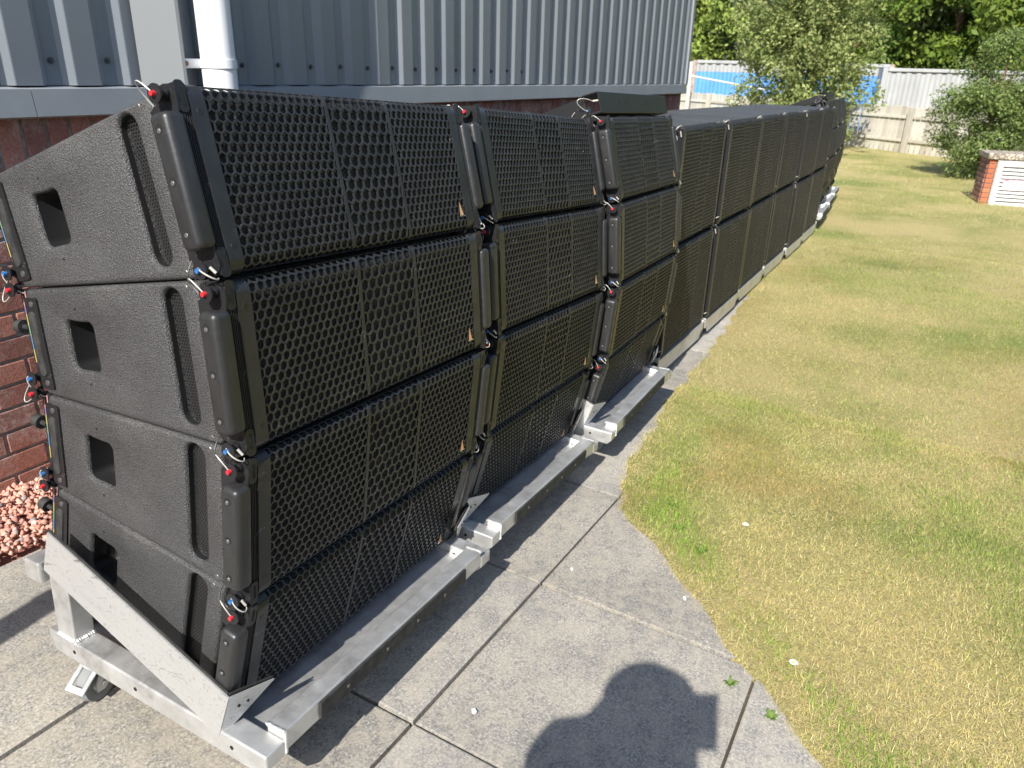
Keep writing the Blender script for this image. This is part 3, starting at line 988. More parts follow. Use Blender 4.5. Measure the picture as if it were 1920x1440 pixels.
        # rear side plate with oblong pad
        rp = MB().add(*loft([[(X(.0125), y, z) for y, z in rrect(.592, .6355, -.104, .104, .006)], [(X(.0165), y, z) for y, z in rrect(.592, .6355, -.104, .104, .006)]]))
        plate = C(rp.build('rear_side_plate', 'rig'))
        pad = MB().add(*loft([[(X(.0166), y, z) for y, z in rrect(.604, .628, -.074, .074, .012)], [(X(.0195), y, z) for y, z in rrect(.605, .627, -.073, .073, .011)]]))
        o = autosmooth(pad.build('rubber_pad', 'rubber')); o.parent = plate
        for z in (-.090, .090):
            o = MB().cyl((X(.0166), .612, z), (X(.0185), .612, z), .007, .006, 12).build('screw', 'bolt'); o.parent = plate
        for (y, z, rr) in ((.118, .150, .007), (.108, -.150, .007), (.466, .088, .0035), (.462, -.078, .0035)):
            C(MB().cyl((X(.0115), y, z), (X(.0127), y, z), rr, rr * .8, 12).build('recessed_screw', 'dark' if rr < .005 else 'bolt'))
        # rear rigging arm with knob, tape and pins
        ra = MB()
        ra.bbox(*(((-.004, .637, -.112), (.020, .668, .118)) if sg < 0 else ((W - .020, .637, -.112), (W + .004, .668, .118))), bev=.004)
        arm = C(ra.build('rear_rigging_arm', 'rig'))
        tp = MB().bbox(*(((-.0055, .644, -.07), (-.0042, .648, .115)) if sg < 0 else ((W + .0042, .642, -.07), (W + .0065, .650, .115))), bev=.0005, seg=1)
        o = tp.build('label_tape', 'tape'); o.parent = arm
        tp = MB().bbox(*(((-.0055, .656, -.06), (-.0042, .659, .105)) if sg < 0 else ((W + .0042, .655, -.06), (W + .0065, .662, .105))), bev=.0005, seg=1)
        o = tp.build('label_tape', 'tape'); o.parent = arm
        kn = MB().cyl((X(-.004), .672, .030), (X(-.004), .690, .030), .006, .006, 10).cyl((X(-.004), .690, .030), (X(-.004), .712, .030), .0165, .0155, 18)
        o = autosmooth(kn.build('rear_knob', 'rubber')); o.parent = arm
        C(pin_part('blue', X(.004), .655, -.082, None, sg)); C(pin_part('red', X(.004), .662, -.118, None, sg))
        cb = MB()
        cb.tube(lanyard((X(.02), .66, -.12), (X(.006), .67, -.08), (-.02 * k, .05, -.05)), .0013)
        cb.tube(lanyard((X(.012), .655, -.08), (X(.006), .65, -.13), (-.03 * k, .02, .02)), .0013)
        C(autosmooth(cb.build('rear_lanyard', 'wire'), 60))
    return root

def stack_matrix(O, tilt, yaw):
    t, yw = R(tilt), R(yaw)
    ex = Vector((math.cos(t) * math.cos(yw), math.cos(t) * math.sin(yw), -math.sin(t)))
    ey = Vector((0, 0, 1)).cross(ex).normalized(); ez = ex.cross(ey)
    M = Matrix((ex, ey, ez)).transposed().to_4x4()
    M.translation = Vector(O) + Vector((0, 0, CZ))
    return M

def box_matrix(th):
    M = Matrix.Rotation(-th, 4, 'X')        # +y axis tips down at the back when th > 0
    M.translation = Vector((0, LL - LL * math.cos(th), LL * math.sin(th)))
    return M

STACKS = [((.9132, 1.0614, -.7529), 4.0, 1.42, 14.94), ((1.960, 1.110, -.817), 4.7, 1.93, 14.78), ((2.975, 1.105, -.870), 2.3, 2.4, 14.3),
          ((10.28, 1.275, -1.010), .8, 2.0, 14.6), ((11.33, 1.335, -1.022), .8, 3.0, 14.6), ((12.38, 1.405, -1.032), .8, 3.0, 14.6)]
ROWS = ['topmost', 'second from the top', 'third from the top', 'lowest']
WHERE = ['of the nearest stack', 'of the second stack from the camera', 'of the third stack, under the flying frame', 'of the curved stack after the subwoofers',
         'of the last curved stack but one', 'of the farthest curved stack']
top_proto = build_top()
def build_stacks():
    first = True
    MAIN = {'cabinet', 'front_baffle', 'grille', 'grille_frame', 'inner_mesh', 'badge', 'bumper', 'rigging_rail', 'rear_side_plate', 'lanyard'}
    for i, (O, tl, yw, th1) in enumerate(STACKS):
        SM = stack_matrix(O, tl, yw)
        for r_ in range(4):
            th = R(th1) - WG * r_
            if first:
                o = top_proto; first = False
            else:
                keep = None if i < 3 else (lambda c: c.name.split('.')[0] in MAIN)
                o = copy_tree(top_proto, None, keep)
            o.matrix_world = SM @ box_matrix(th) @ Matrix.Translation(OFF)
            tag(o, f'black grilled loudspeaker, {ROWS[r_]} {WHERE[i]}', 'loudspeaker', 'loudspeakers of the curved stacks')
build_stacks()

# flying frames on top of two stacks
def build_flying_frame():
    root = empty('flying_frame')
    def C(o): o.parent = root; return o
    z0 = .004
    fp = MB().bbox((-.055, .0, z0), (.89, .006, z0 + .082), .002, 1)
    fp.bbox((-.055, .0065, z0 + .0770), (.89, .07, z0 + .0825), .002, 1)
    fp.bbox((-.055, .0065, z0), (.89, .055, z0 + .005), .002, 1)
    front = C(fp.build('front_channel', 'rig'))
    for x in (.18, .27, .56, .64):
        o = MB().add(*loft([[(x + y, -.0003, z0 + .046 + z) for y, z in rrect(-.004, .004, -.011, .011, .004)], [(x + y, -.0012, z0 + .046 + z) for y, z in rrect(-.004, .004, -.011, .011, .004)]])).build('slot', 'dark'); o.parent = front
    for x in (-.050, .876):
        pl_ = [(.062, z0), (.50, z0), (.56, z0 + .020), (.56, z0 + .040), (.062, z0 + .0765)]
        C(MB().prism(pl_, x, x + .008).build('side_arm', 'rig'))
    C(MB().bbox((-.041, .50, z0), (.875, .55, z0 + .045), .003).build('rear_channel', 'rig'))
    for x in (.30, .56):
        C(MB().bbox((x, .072, z0 + .004), (x + .05, .498, z0 + .044), .003).build('cross_bar', 'rig'))
    C(pin_part('blue', -.02, .06, z0 + .022, None, -1)); C(pin_part('red', -.02, .50, z0 + .02, None, -1))
    cb = MB()
    cb.tube(lanyard((-.05, .06, z0 + .02), (-.04, .03, z0 + .05), (-.05, .05, .05)), .0014)
    cb.tube(lanyard((-.05, .07, z0 + .01), (-.04, .10, z0 + .04), (-.04, .06, -.04)), .0014)
    cb.cyl((-.05, .03, z0 + .052), (-.04, .01, z0 + .05), .004, .004, 8)
    C(autosmooth(cb.build('lanyard', 'wire'), 60))
    return root
ff = build_flying_frame()
for k, i in enumerate((2, 3)):
    O, tl, yw, th1 = STACKS[i]
    o = ff if k == 0 else copy_tree(ff)
    o.matrix_world = stack_matrix(O, tl, yw) @ box_matrix(R(th1)) @ Matrix.Translation((.0, .010, hz(.010) + .004)) @ Matrix.Rotation(R(-3), 4, 'X')
    tag(o, ['black steel flying frame with four slots on top of the third stack', 'small black flying frame on a far stack against the green foliage'][k], 'rigging frame', 'flying frames')

# ------------------------------------------------------------------ dollies of the curved stacks
def caster(parent, x, y, zgnd, ang, brake=True, r=.052):
    M = Matrix.Translation((x, y, zgnd)) @ Matrix.Rotation(ang, 4, 'Z')
    f = MB()
    f.bbox((-.035, -.045, r * 2 + .022), (.035, .045, r * 2 + .030), .002, 1, M)
    f.cyl(M @ Vector((0, 0, r * 2 + .010)), M @ Vector((0, 0, r * 2 + .022)), .026, .026, 18)
    for s in (-1, 1):
        pts = [(-.030, r * 2 + .010), (.022, r * 2 + .010), (.045, r + .012), (.045, r - .014), (.022, r - .016), (-.020, r + .03)]
        f.prism(pts, s * .024, s * .027, M)
    f.bbox((-.027, -.030, r * 2 + .0065), (.027, .022, r * 2 + .0105), .001, 1, M)
    fo = autosmooth(f.build('caster', 'galv')); fo.parent = parent
    w = MB()
    prof = [(.013, r * .45), (.0165, r * .62), (.0165, r * .93), (.011, r)]
    prof = [(-a, b) for a, b in prof] + [(a, b) for a, b in prof[::-1]]
    n = 28; vs = []; fs = []
    for k in range(n):
        a = 2 * math.pi * k / n
        for dx, rr in prof:
            vs.append(M @ Vector((dx, .022 + rr * math.cos(a), r + rr * math.sin(a))))
    m_ = len(prof)
    for k in range(n):
        for j in range(m_):
            fs.append((k * m_ + j, ((k + 1) % n) * m_ + j, ((k + 1) % n) * m_ + (j + 1) % m_, k * m_ + (j + 1) % m_))
    w.add(vs, fs)
    wo = autosmooth(w.build('wheel', 'tyre'), 30); wo.parent = fo
    hb = MB().cyl(M @ Vector((-.0125, .022, r)), M @ Vector((.0125, .022, r)), r * .46, r * .46, 20).cyl(M @ Vector((-.031, .022, r)), M @ Vector((.031, .022, r)), .009, .009, 6)
    o = autosmooth(hb.build('hub', 'galv')); o.parent = fo
    if brake:
        b = MB()
        tilt = M @ Matrix.Translation((0, .030, r * 2 + .004)) @ Matrix.Rotation(R(-38), 4, 'X')
        b.bbox((-.030, 0, -.002), (-.017, .075, .003), .001, 1, tilt)
        b.bbox((.017, 0, -.002), (.030, .075, .003), .001, 1, tilt)
        b.bbox((-.0168, .058, -.002), (.0168, .075, .003), .001, 1, tilt)
        b.bbox((-.0168, .0, -.002), (.0168, .014, .003), .001, 1, tilt)
        o = b.build('brake_pedal', 'galv'); o.parent = fo
    return fo

def weld(pts, parent, r=.006):
    mb = MB()
    P = [Vector(p) for p in pts]
    for a, b in zip(P[:-1], P[1:]):
        n = max(2, int((b - a).length / .0055))
        for k in range(n):
            c = a.lerp(b, (k + .5) / n)
            d = (b - a).normalized()
            mb.cyl(c - d * .0032, c + d * .0032, r * random.uniform(.85, 1.1), r * .6, 8)
    o = autosmooth(mb.build('weld', 'weld'), 60); o.parent = parent
    return o

ZGL = -.800                                  # ground level in the stack frame (under the rear)
def bz_top(y): return -.632 + .060 * y       # top of the side beams
def build_dolly():
    root = empty('stack_dolly')
    def C(o): o.parent = root; return o
    hb = .058
    for xa, name in ((-.070, 'side_beam'), (.862, 'side_beam')):
        xb = xa + .058
        m = MB()
        y0, y1 = -.052, .675
        P = lambda y, t: bz_top(y) - (hb if t else 0)
        prof = [(y0, P(y0, 1) + .02), (y0 + .02, P(y0, 1)), (y1 - .02, P(y1, 1)), (y1, P(y1, 1) + .015), (y1, P(y1, 0)), (y0, P(y0, 0))]
        m.prism(prof, xa, xb)
        o = m.build('side_beam', 'alu')
        md = o.modifiers.new('bevel', 'BEVEL'); md.width = .004; md.segments = 2; md.limit_method = 'ANGLE'
        C(o)
        for y in (.05, .36, .58):
            h = MB().cyl((xa - .0006, y, bz_top(y) - .028), (xa + .0004, y, bz_top(y) - .028), .0055, .0055, 12)
            q = h.build('bolt_hole', 'dark'); q.parent = o
    # front bar with rubber strip
    zb0, zb1 = -.668, -.613
    fb = C(MB().bbox((-.0115, -.050, zb0), (.8615, .002, zb1), .004).build('front_bar', 'alu'))
    rs = MB().bbox((.10, -.0565, zb0 + .003), (.760, -.0503, zb1 - .006), .002)
    rub = rs.build('rubber_strip', 'rubber'); rub.parent = fb
    for x in (.20, .36, .50, .64):
        o = MB().cyl((x, -.0562, zb0 + .026), (x, -.0578, zb0 + .026), .006, .005, 10).build('screw', 'bolt'); o.parent = fb
    weld([(-.010, -.052, zb1 - .001), (-.010, .004, zb1 - .001)], fb); weld([(.860, -.052, zb1 - .001), (.860, .004, zb1 - .001)], fb)
    weld([(-.010, -.051, zb0), (-.010, -.051, zb1)], fb, .005)
    # deck and rear members
    d = MB().add([(-.011, .003, -.658), (.861, .003, -.658), (.861, .64, -.622), (-.011, .64, -.622), (-.011, .003, -.662), (.861, .003, -.662), (.861, .64, -.626), (-.011, .64, -.626)],
                 [(0, 1, 2, 3), (7, 6, 5, 4), (0, 4, 5, 1), (1, 5, 6, 2), (2, 6, 7, 3), (3, 7, 4, 0)])
    C(d.build('deck_plate', 'alu'))
    C(MB().bbox((-.0115, .642, -.650), (.8615, .690, -.598), .004).build('rear_bar', 'alu'))
    rb = C(MB().bbox((-.082, .652, -.448), (.932, .708, -.392), .004).build('upper_rear_bar', 'alu'))
    # posts, sloping cheek brackets and their rubber
    for sg in (-1, 1):
        X = (lambda d: -.012 - d) if sg < 0 else (lambda d: .862 + d)     # d outward from inner line
        lo, hi = (lambda a, b: (min(a, b), max(a, b)))(X(.002), X(.056))
        po = C(MB().bbox((lo, .575, bz_top(.6) + .001), (hi, .640, -.400), .004).build('post', 'alu'))
        weld([(lo, .574, bz_top(.575) + .002), (hi, .574, bz_top(.575) + .002)], po, .007); weld([(lo if sg < 0 else hi, .575, bz_top(.575) + .002), (lo if sg < 0 else hi, .640, bz_top(.64) + .002)], po, .007)
        Xb = (lambda d: -.064 - d) if sg < 0 else (lambda d: .944 + d)    # just outside the bumper
        xo, xi = Xb(.0075), Xb(.0035)
        A, B, Cc, D_ = (.046, -.520), (.612, -.297), (.650, -.412), (.086, -.640)
        m = C(MB().prism([A, B, Cc, (.58, -.440), D_], min(xo, xi), max(xo, xi)).build('cheek_bracket', 'alu2'))
        # front wing, a triangle standing across the corner of the box
        xw0, xw1 = Xb(.0033), Xb(-.105)
        w_ = MB().add([(xw0, A[0] - .001, A[1]), (xw1, A[0] - .022, A[1] - .020), (Xb(-.012), D_[0] - .006, D_[1]), (xw0, D_[0] - .001, D_[1]), (xw0, A[0] + .003, A[1]), (xw1, A[0] - .018, A[1] - .020), (Xb(-.012), D_[0] - .002, D_[1]), (xw0, D_[0] + .003, D_[1])],
                      [(0, 1, 2, 3), (7, 6, 5, 4), (0, 4, 5, 1), (1, 5, 6, 2), (2, 6, 7, 3), (3, 7, 4, 0)])
        o = w_.build('bracket_wing', 'alu2'); o.parent = m
        rl = MB()
        pr = [(A[0] + .006, A[1] + .009), (B[0] + .002, B[1] + .009), (B[0] + .014, B[1] - .03), (A[0] + .018, A[1] - .03)]
        rl.prism(pr, min(Xb(.0032), Xb(.0002)), max(Xb(.0032), Xb(.0002)))
        o = rl.build('bracket_rubber', 'rubber'); o.parent = m
        ya, za = A
        rl = MB().add([(Xb(-.0005), ya + .0035, za + .006), (xw1, ya - .0175, za - .014), (xw1, ya - .012, za - .034), (Xb(-.0005), ya + .010, za - .022), (Xb(-.0005), ya + .008, za + .006), (xw1, ya - .013, za - .014), (xw1, ya - .007, za - .034), (Xb(-.0005), ya + .016, za - .022)],
               [(0, 1, 2, 3), (7, 6, 5, 4), (0, 4, 5, 1), (1, 5, 6, 2), (2, 6, 7, 3), (3, 7, 4, 0)])
        o = rl.build('wing_rubber', 'rubber'); o.parent = m
        for t in (.25, .45):
            px = xw0 + (xw1 - xw0) * t; pz = za - .045; py = ya + (.0398 * (.045 / .12)) - .021 * t - .004
            o = MB().cyl((px, py + .004, pz), (px, py - .0022, pz), .0035, .0035, 8).build('hole', 'dark'); o.parent = m
    for x, y, zz, a, br_ in ((.000, .590, ZGL + .000, R(97), True), (.80, .56, ZGL, R(10), True), (.10, .070, ZGL - .022, R(28), False), (.70, .060, ZGL - .022, R(-20), False)):
        caster(root, x, y, zz, a, br_)
    return root
dolly_proto = build_dolly()
DLAB = ['scuffed aluminium dolly with a braked caster under the nearest stack', 'aluminium dolly under the second stack from the camera, beside the lawn corner', 'aluminium dolly under the third stack, last before the flat fronted row',
        'bright aluminium dolly bar just past the end of the flat fronted row', 'aluminium dolly under the second curved stack from the far end', 'farthest aluminium dolly, sticking out onto the lawn']
for i, (O, tl, yw, th1) in enumerate(STACKS):
    o = dolly_proto if i == 0 else copy_tree(dolly_proto)
    o.matrix_world = stack_matrix(O, tl, yw)
    tag(o, DLAB[i], 'dolly', 'dollies of the curved stacks')

# ------------------------------------------------------------------ subwoofers on low dollies
SWD, SH, SD = .905, .668, .86
SPITCH = .985
def build_sub():
    root = empty('subwoofer')
    off = Vector((SWD / 2, .4, -SH / 2))
    def C(o): o.parent = root; o.location = -off; return o
    h = SH / 2 - .002
    cab = cabinet_mesh(SWD, [(.07, -h), (SD, -h), (SD, h), (.07, h)], [(.40, .50, -.10, .05, .03, .07, .012, .01)], .012)
    C(cab)
    C(MB().bbox((.012, .02, -h + .012), (SWD - .012, .0695, h - .012), .008).build('front_baffle', 'dark'))
    s1, r = h - .034, .028; S = s1 + r * R(76)
    g = MB()
    xa, xb, xc, xd = .034, .42 * SWD, .64 * SWD, SWD - .034
    hex_band(g, xa, xb - .004, .0135, .80, S, s1, r, .0036)
    hex_band(g, xb + .004, xc - .004, .0175, .82, S, s1, r, .0036)
    hex_band(g, xc + .004, xd, .0135, .80, S, s1, r, .0036)
    for a, b in ((xb - .004, xb + .004), (xc - .004, xc + .004)):
        strip(g, a, b, S, s1, r, -.0006, .009)
    C(g.build('grille', 'grille', fix=False))
    for a, b in ((0, xa), (xd, SWD)):
        fr = MB(); strip(fr, a, b, S, s1, r, -.0012, .010)
        C(fr.build('grille_frame', 'grille'))
    bk = MB(); strip(bk, .03, SWD - .03, S - .004, s1, r, .0066, .0080)
    C(autosmooth(bk.build('inner_mesh', 'mesh')))
    for sg in (-1, 1):
        X = (lambda d: -d) if sg < 0 else (lambda d: SWD + d)
        lo = lambda a, b: (min(a, b), max(a, b))
        a, b = lo(X(-.02), X(.003))
        C(MB().bbox((a, .003, -h + .004), (b, .034, h - .004), .003).build('rigging_rail', 'rig'))
        for zc, hl in ((.155, .125), (-.155, .125)):
            a, b = lo(X(.003), X(.036))
            bo = C(autosmooth(MB().bbox((a, .036, zc - hl), (b, .092, zc + hl), .014, 5).build('bumper', 'plastic'), 50))
            for z in (zc - hl + .03, zc, zc + hl - .03):
                o = MB().cyl((X(.0355), .064, z), (X(.0368), .064, z), .008, .006, 14).build('screw', 'bolt'); o.parent = bo
        k = 1 if sg < 0 else -1
        for z, c in ((h - .028, 'red'), (-h + .028, 'blue')):
            C(pin_part(c, X(-.006), .052, z, None, sg))
        cb = MB()
        cb.tube(lanyard((X(.02), .05, h - .03), (X(-.01), .02, h - .004), (-.02 * k, -.01, .03)), .0020)
        cb.tube(lanyard((X(.02), .05, h - .03), (X(.004), .06, h - .09), (-.03 * k, -.04, -.02)), .0018)
        cb.cyl((X(.012), .02, h - .02), (X(.012), .012, h - .05), .0032, .0032, 8)
        cb.tube(lanyard((X(.02), .05, -h + .03), (X(.0), .01, -h + .05), (-.02 * k, -.03, .02)), .0020)
        C(autosmooth(cb.build('lanyard', 'wire'), 60))
    return root, off
sub_proto, SOFF = build_sub()
ORD = ['first', 'second', 'third', 'fourth', 'fifth', 'sixth']
def sub_origin(k):
    x = 4.215 + SPITCH * k
    jy = [.0, -.006, .004, .01, -.004, .002][k]
    return Vector((x, 1.268 - .0033 * SPITCH * k + jy, -1.630 - .0142 * SPITCH * k))
def build_subs():
    first = True
    for k in range(6):
        B = sub_origin(k)
        M0 = stack_matrix(B, .81, -.19 + [.3, -.2, .25, .1, -.3, .1][k])
        for r_ in range(2):
            o = sub_proto if first else copy_tree(sub_proto)
            first = False
            o.matrix_world = M0 @ Matrix.Translation((0, .004 * r_, SH * (r_ + .5) + .003 * r_)) @ Matrix.Translation(SOFF)
            tag(o, f'flat fronted black subwoofer, {"upper" if r_ else "lower"} of the {ORD[k]} pair beyond the flying frame', 'subwoofer', 'subwoofers in the flat fronted row')
build_subs()

def build_sub_dolly():
    root = empty('subwoofer_dolly')
    def C(o): o.parent = root; return o
    L_ = .962; hgt = .098
    poly = [(0, 0), (L_, 0), (L_, -.052), (L_ - .05, -.056), (L_ - .085, -hgt), (.085, -hgt), (.05, -.056), (0, -.052)]
    vs = [(x - .03, -.002, z) for x, z in poly] + [(x - .03, .004, z) for x, z in poly]
    n = len(poly)
    fs = [tuple(range(n)), tuple(range(2 * n - 1, n - 1, -1))] + [(i, (i + 1) % n, n + (i + 1) % n, n + i) for i in range(n)]
    C(MB().add(vs, fs).build('front_beam', 'alu'))
    vs = [(x - .03, SD - .004, z) for x, z in poly] + [(x - .03, SD + .002, z) for x, z in poly]
    C(MB().add(vs, fs).build('rear_beam', 'alu'))
    C(MB().bbox((-.029, .0045, -.012), (L_ - .031, SD - .0045, -.003), .002).build('deck_plate', 'alu'))
    for a in (-.03, L_ - .048):
        C(MB().bbox((a, -.004, .0), (a + .018, .03, .018), .003).build('corner_lip', 'alu'))
    for x in (.05, .84):
        for y in (.09, SD - .09):
            caster(root, x, y, -.138, R(160 if y < .4 else 20), False, .042)
    return root
sd_proto = build_sub_dolly()
for k in range(6):
    o = sd_proto if k == 0 else copy_tree(sd_proto)
    o.matrix_world = stack_matrix(sub_origin(k), .81, -.19)
    tag(o, f'low grey metal dolly under the {ORD[k]} pair of subwoofers', 'dolly', 'dollies under the subwoofers')

# ------------------------------------------------------------------ far things: fence, containers, utility housing
FA, FB = Vector((28.3, 9.6, 0)), Vector((19.1, -4.0, 0))
FZ0 = float(zg(22, 0)) - .05
FTOP = CZ - .74
def build_fence():
    d = (FB - FA); Ln = d.length; d.normalize()
    ang = math.atan2(d.y, d.x)
    root = empty('picket_fence', Matrix.Translation((FA.x, FA.y, FZ0)) @ Matrix.Rotation(ang, 4, 'Z'))
    tag(root, 'weathered grey wooden board fence across the end of the lawn', 'fence')
    nrm_side = -1
    bw = .150
    b = MB().bbox((0, 0, 0), (bw - .018, .018, 1), .004, 1).build('board', 'fence')
    b.parent = root
    h0 = FTOP - FZ0
    n = int(Ln / bw); first = True
    for i in range(n):
        o = b if first else b.copy()
        if not first:
            COL.objects.link(o); o.parent = root
        first = False
        o.location = (i * bw, random.uniform(0, .006), 0)
        o.scale = (random.uniform(.93, 1.03), 1, h0 + random.uniform(-.025, .02))
        o.rotation_euler = (0, random.uniform(-.008, .008), 0)
    s = -1
    x = 0.9; k = 0
    while x < Ln:
        p = MB().bbox((-.055, -.145, 0), (.055, -.034, h0 - .02), .006).build('post', 'fence'); p.parent = root; p.location = (x, 0, 0)
        for z in (.30, .78):
            if x + 1.9 < Ln:
                q = MB().bbox((.056, -.040, -.035), (1.844, -.001, .035), .004, 1).build('rail', 'fence'); q.parent = root; q.location = (x, 0, z * h0)
        x += 1.9
    return root
build_fence()

def corrugated(name, m, L_, H, parent, pitch=.28, dep=.045):
    vs, fs = [], []
    x = 0; pts = []
    while x < L_:
        pts += [(x, 0), (x + pitch * .28, 0), (x + pitch * .5, dep), (x + pitch * .78, dep)]
        x += pitch
    pts = [(min(a, L_), c) for a, c in pts] + [(L_, 0)]
    for a, c in pts:
        vs += [(a, c, 0), (a, c, H)]
    for i in range(len(pts) - 1):
        fs.append((2 * i, 2 * i + 2, 2 * i + 3, 2 * i + 1))
    o = obj_from(name, vs, fs, m, parent)
    md = o.modifiers.new('thick', 'SOLIDIFY'); md.thickness = .006
    return o

def container(name, label, P0, P1, ztop, paint, stripe, frame):
    """front face from P0 to P1 (seen from the lawn)"""
    a, b = Vector(P0), Vector(P1)
    d = b - a; L_ = d.length
    ang = math.atan2(d.y, d.x)
    zb = FZ0 - .3
    H = ztop - zb
    root = empty(name, Matrix.Translation((a.x, a.y, zb)) @ Matrix.Rotation(ang, 4, 'Z'))
    tag(root, label, 'container')
    corrugated('side_panel', paint, L_ - .3, H - (.50 if stripe else .25), root).location = (.15, .02, .12)
    if stripe:
        corrugated('top_band', stripe, L_ - .3, .28, root).location = (.15, .016, H - .379)
    for x in (0, L_ - .149):
        o = MB().bbox((x, 0, 0), (x + .149, .16, H), .012).build('corner_post', frame, root)
    MB().bbox((.15, -.01, H - .10), (L_ - .15, .11, H), .012).build('top_rail', stripe or frame, root)
    MB().bbox((.15, 0, 0), (L_ - .15, .12, .118), .012).build('bottom_rail', frame, root)
    MB().box((0, .17, .02), (L_, 2.43, H - .01)).build('body', paint, root)
    return root
fd = (FB - FA).normalized(); fn = Vector((fd.y, -fd.x, 0))
if fn.x < 0: fn = -fn
c0 = Vector((29.0, 8.62, 0)); 
container('blue_container', 'blue shipping container with grey top band and rusty corner behind the fence', (29.05, 8.70, 0), (29.9, 2.15, 0), CZ + .29, 'cblue', 'cgrey', 'crust')
container('grey_container', 'pale grey corrugated container behind the fence, right of the blue one', (28.0, 2.32, 0), (28.6, -1.6, 0), CZ + .17, 'cgrey', None, 'cgrey')
def build_pole():
    x, y = 27.0, 8.13
    root = empty('white_pole', Matrix.Translation((x, y, FZ0)))
    tag(root, 'white pole with a slanting bar in front of the blue container', 'pole')
    MB().cyl((0, 0, 0), (0, 0, CZ + .22 - FZ0), .07, .07, 12).build('post', 'cwhite', root)
    MB().cyl((0, 0, CZ - .22 - FZ0), (-.2, -2.6, CZ - .58 - FZ0), .03, .03, 8).build('slanting_bar', 'cwhite', root)
    MB().cyl((-.15, -2.35, 0), (-.15, -2.35, CZ - .30 - FZ0), .03, .03, 8).build('short_post', 'cwhite', root)
build_pole()

def build_utility():
    x0, y0 = 14.05, -.565
    z0 = float(zg(x0, y0)) - .03
    H = CZ - 1.155 - z0
    root = empty('utility_housing', Matrix.Translation((x0, y0, z0)) @ Matrix.Rotation(R(11), 4, 'Z'))
    tag(root, 'small brick utility housing with white louvred door on the lawn', 'housing')
    wd, dp = 1.25, .55
    body = MB().box((.012, -wd + .012, 0), (dp - .012, -.012, H)).build('wall', 'mortar', root)
    b1 = MB().bbox((0, 0, 0), (.05, .098, .060), .003, 1).build('brick', 'brick_o', body)       # headers beside the door
    first = True
    nz = int(H / .070)
    hh_ = H / nz
    for i in range(nz):
        for y in (-.108, -wd + .010):
            o = b1 if first else b1.copy()
            if not first: COL.objects.link(o); o.parent = body
            first = False
            o.location = (0, y, i * hh_ + .005)
    b2 = MB().bbox((0, 0, 0), (.205, .02, .060), .003, 1).build('brick', 'brick', body)
    first = True
    for i in range(nz):
        for j in range(3):
            x = .003 + j * .216 - (.108 if i % 2 else 0)
            xa, xb = max(x, .054 if False else .003), min(x + .205, dp - .003)
            if xb - xa < .04: continue
            o = b2 if first else b2.copy()
            if not first: COL.objects.link(o); o.parent = body
            first = False
            o.scale = ((xb - xa) / .205, 1, 1); o.location = (xa + (.051 if xa < .01 else 0), -.0145, i * hh_ + .005)
            if xa < .01: o.scale = ((xb - xa - .051) / .205, 1, 1)
    MB().bbox((-.05, -wd - .04, H + .001), (dp + .05, .035, H + .085), .01).build('cap_slab', 'agg', root)
    door = MB()
    door.bbox((-.035, -wd + .11, .02), (-.001, -.112, H - .012), .004)
    dr = door.build('door', 'cwhite', root)
    fr_ = MB()
    ya, yb = -wd + .12, -.122
    fr_.bbox((-.058, yb - .075, .03), (-.0355, yb, H - .02), .003); fr_.bbox((-.058, ya, .03), (-.0355, ya + .075, H - .02), .003)
    fr_.bbox((-.056, ya + .076, H - .10), (-.0355, yb - .076, H - .02), .003); fr_.bbox((-.056, ya + .076, .03), (-.0355, yb - .076, .06), .003)
    o = fr_.build('door_frame', 'cwhite'); o.parent = dr
    bk = MB().box((-.0365, ya + .076, .06), (-.0355, yb - .076, H - .10)).build('louvre_shade_sheet', 'dark'); bk.parent = dr  # near-black sheet painting the shade between the louvres
    nl = 10
    for i in range(nl):
        z = .064 + i * (H - .164) / nl
        s_ = MB().add([(-.058, ya + .077, z), (-.058, yb - .077, z), (-.040, yb - .077, z + .036), (-.040, ya + .077, z + .036), (-.054, ya + .077, z), (-.054, yb - .077, z), (-.037, yb - .077, z + .036), (-.037, ya + .077, z + .036)],
                      [(0, 1, 2, 3), (7, 6, 5, 4), (0, 4, 5, 1), (1, 5, 6, 2), (2, 6, 7, 3), (3, 7, 4, 0)]).build('louvre', 'cwhite'); s_.parent = dr
    sg = tag(MB().box((-.064, -.62, .285), (-.0605, -.245, .44)).build('notice', 'sign'), None, None)
    sg.parent = root
    o = MB().box((-.0648, -.618, .415), (-.0642, -.315, .436)).build('notice_header', 'signpink'); o.parent = sg
    o = MB().box((-.0652, -.313, .418), (-.0642, -.250, .436)).build('notice_mark', 'signred'); o.parent = sg
    for k, (a, b, z) in enumerate(((-.60, -.27, .395), (-.56, -.27, .375), (-.60, -.29, .338), (-.52, -.36, .318), (-.60, -.45, .298))):
        o = MB().box((-.0648, a, z), (-.0642, b, z + .008)).build('notice_line', 'signgrey' if k > 1 else 'signpink'); o.parent = sg
    # tall thin stake beside the shrub
build_utility()

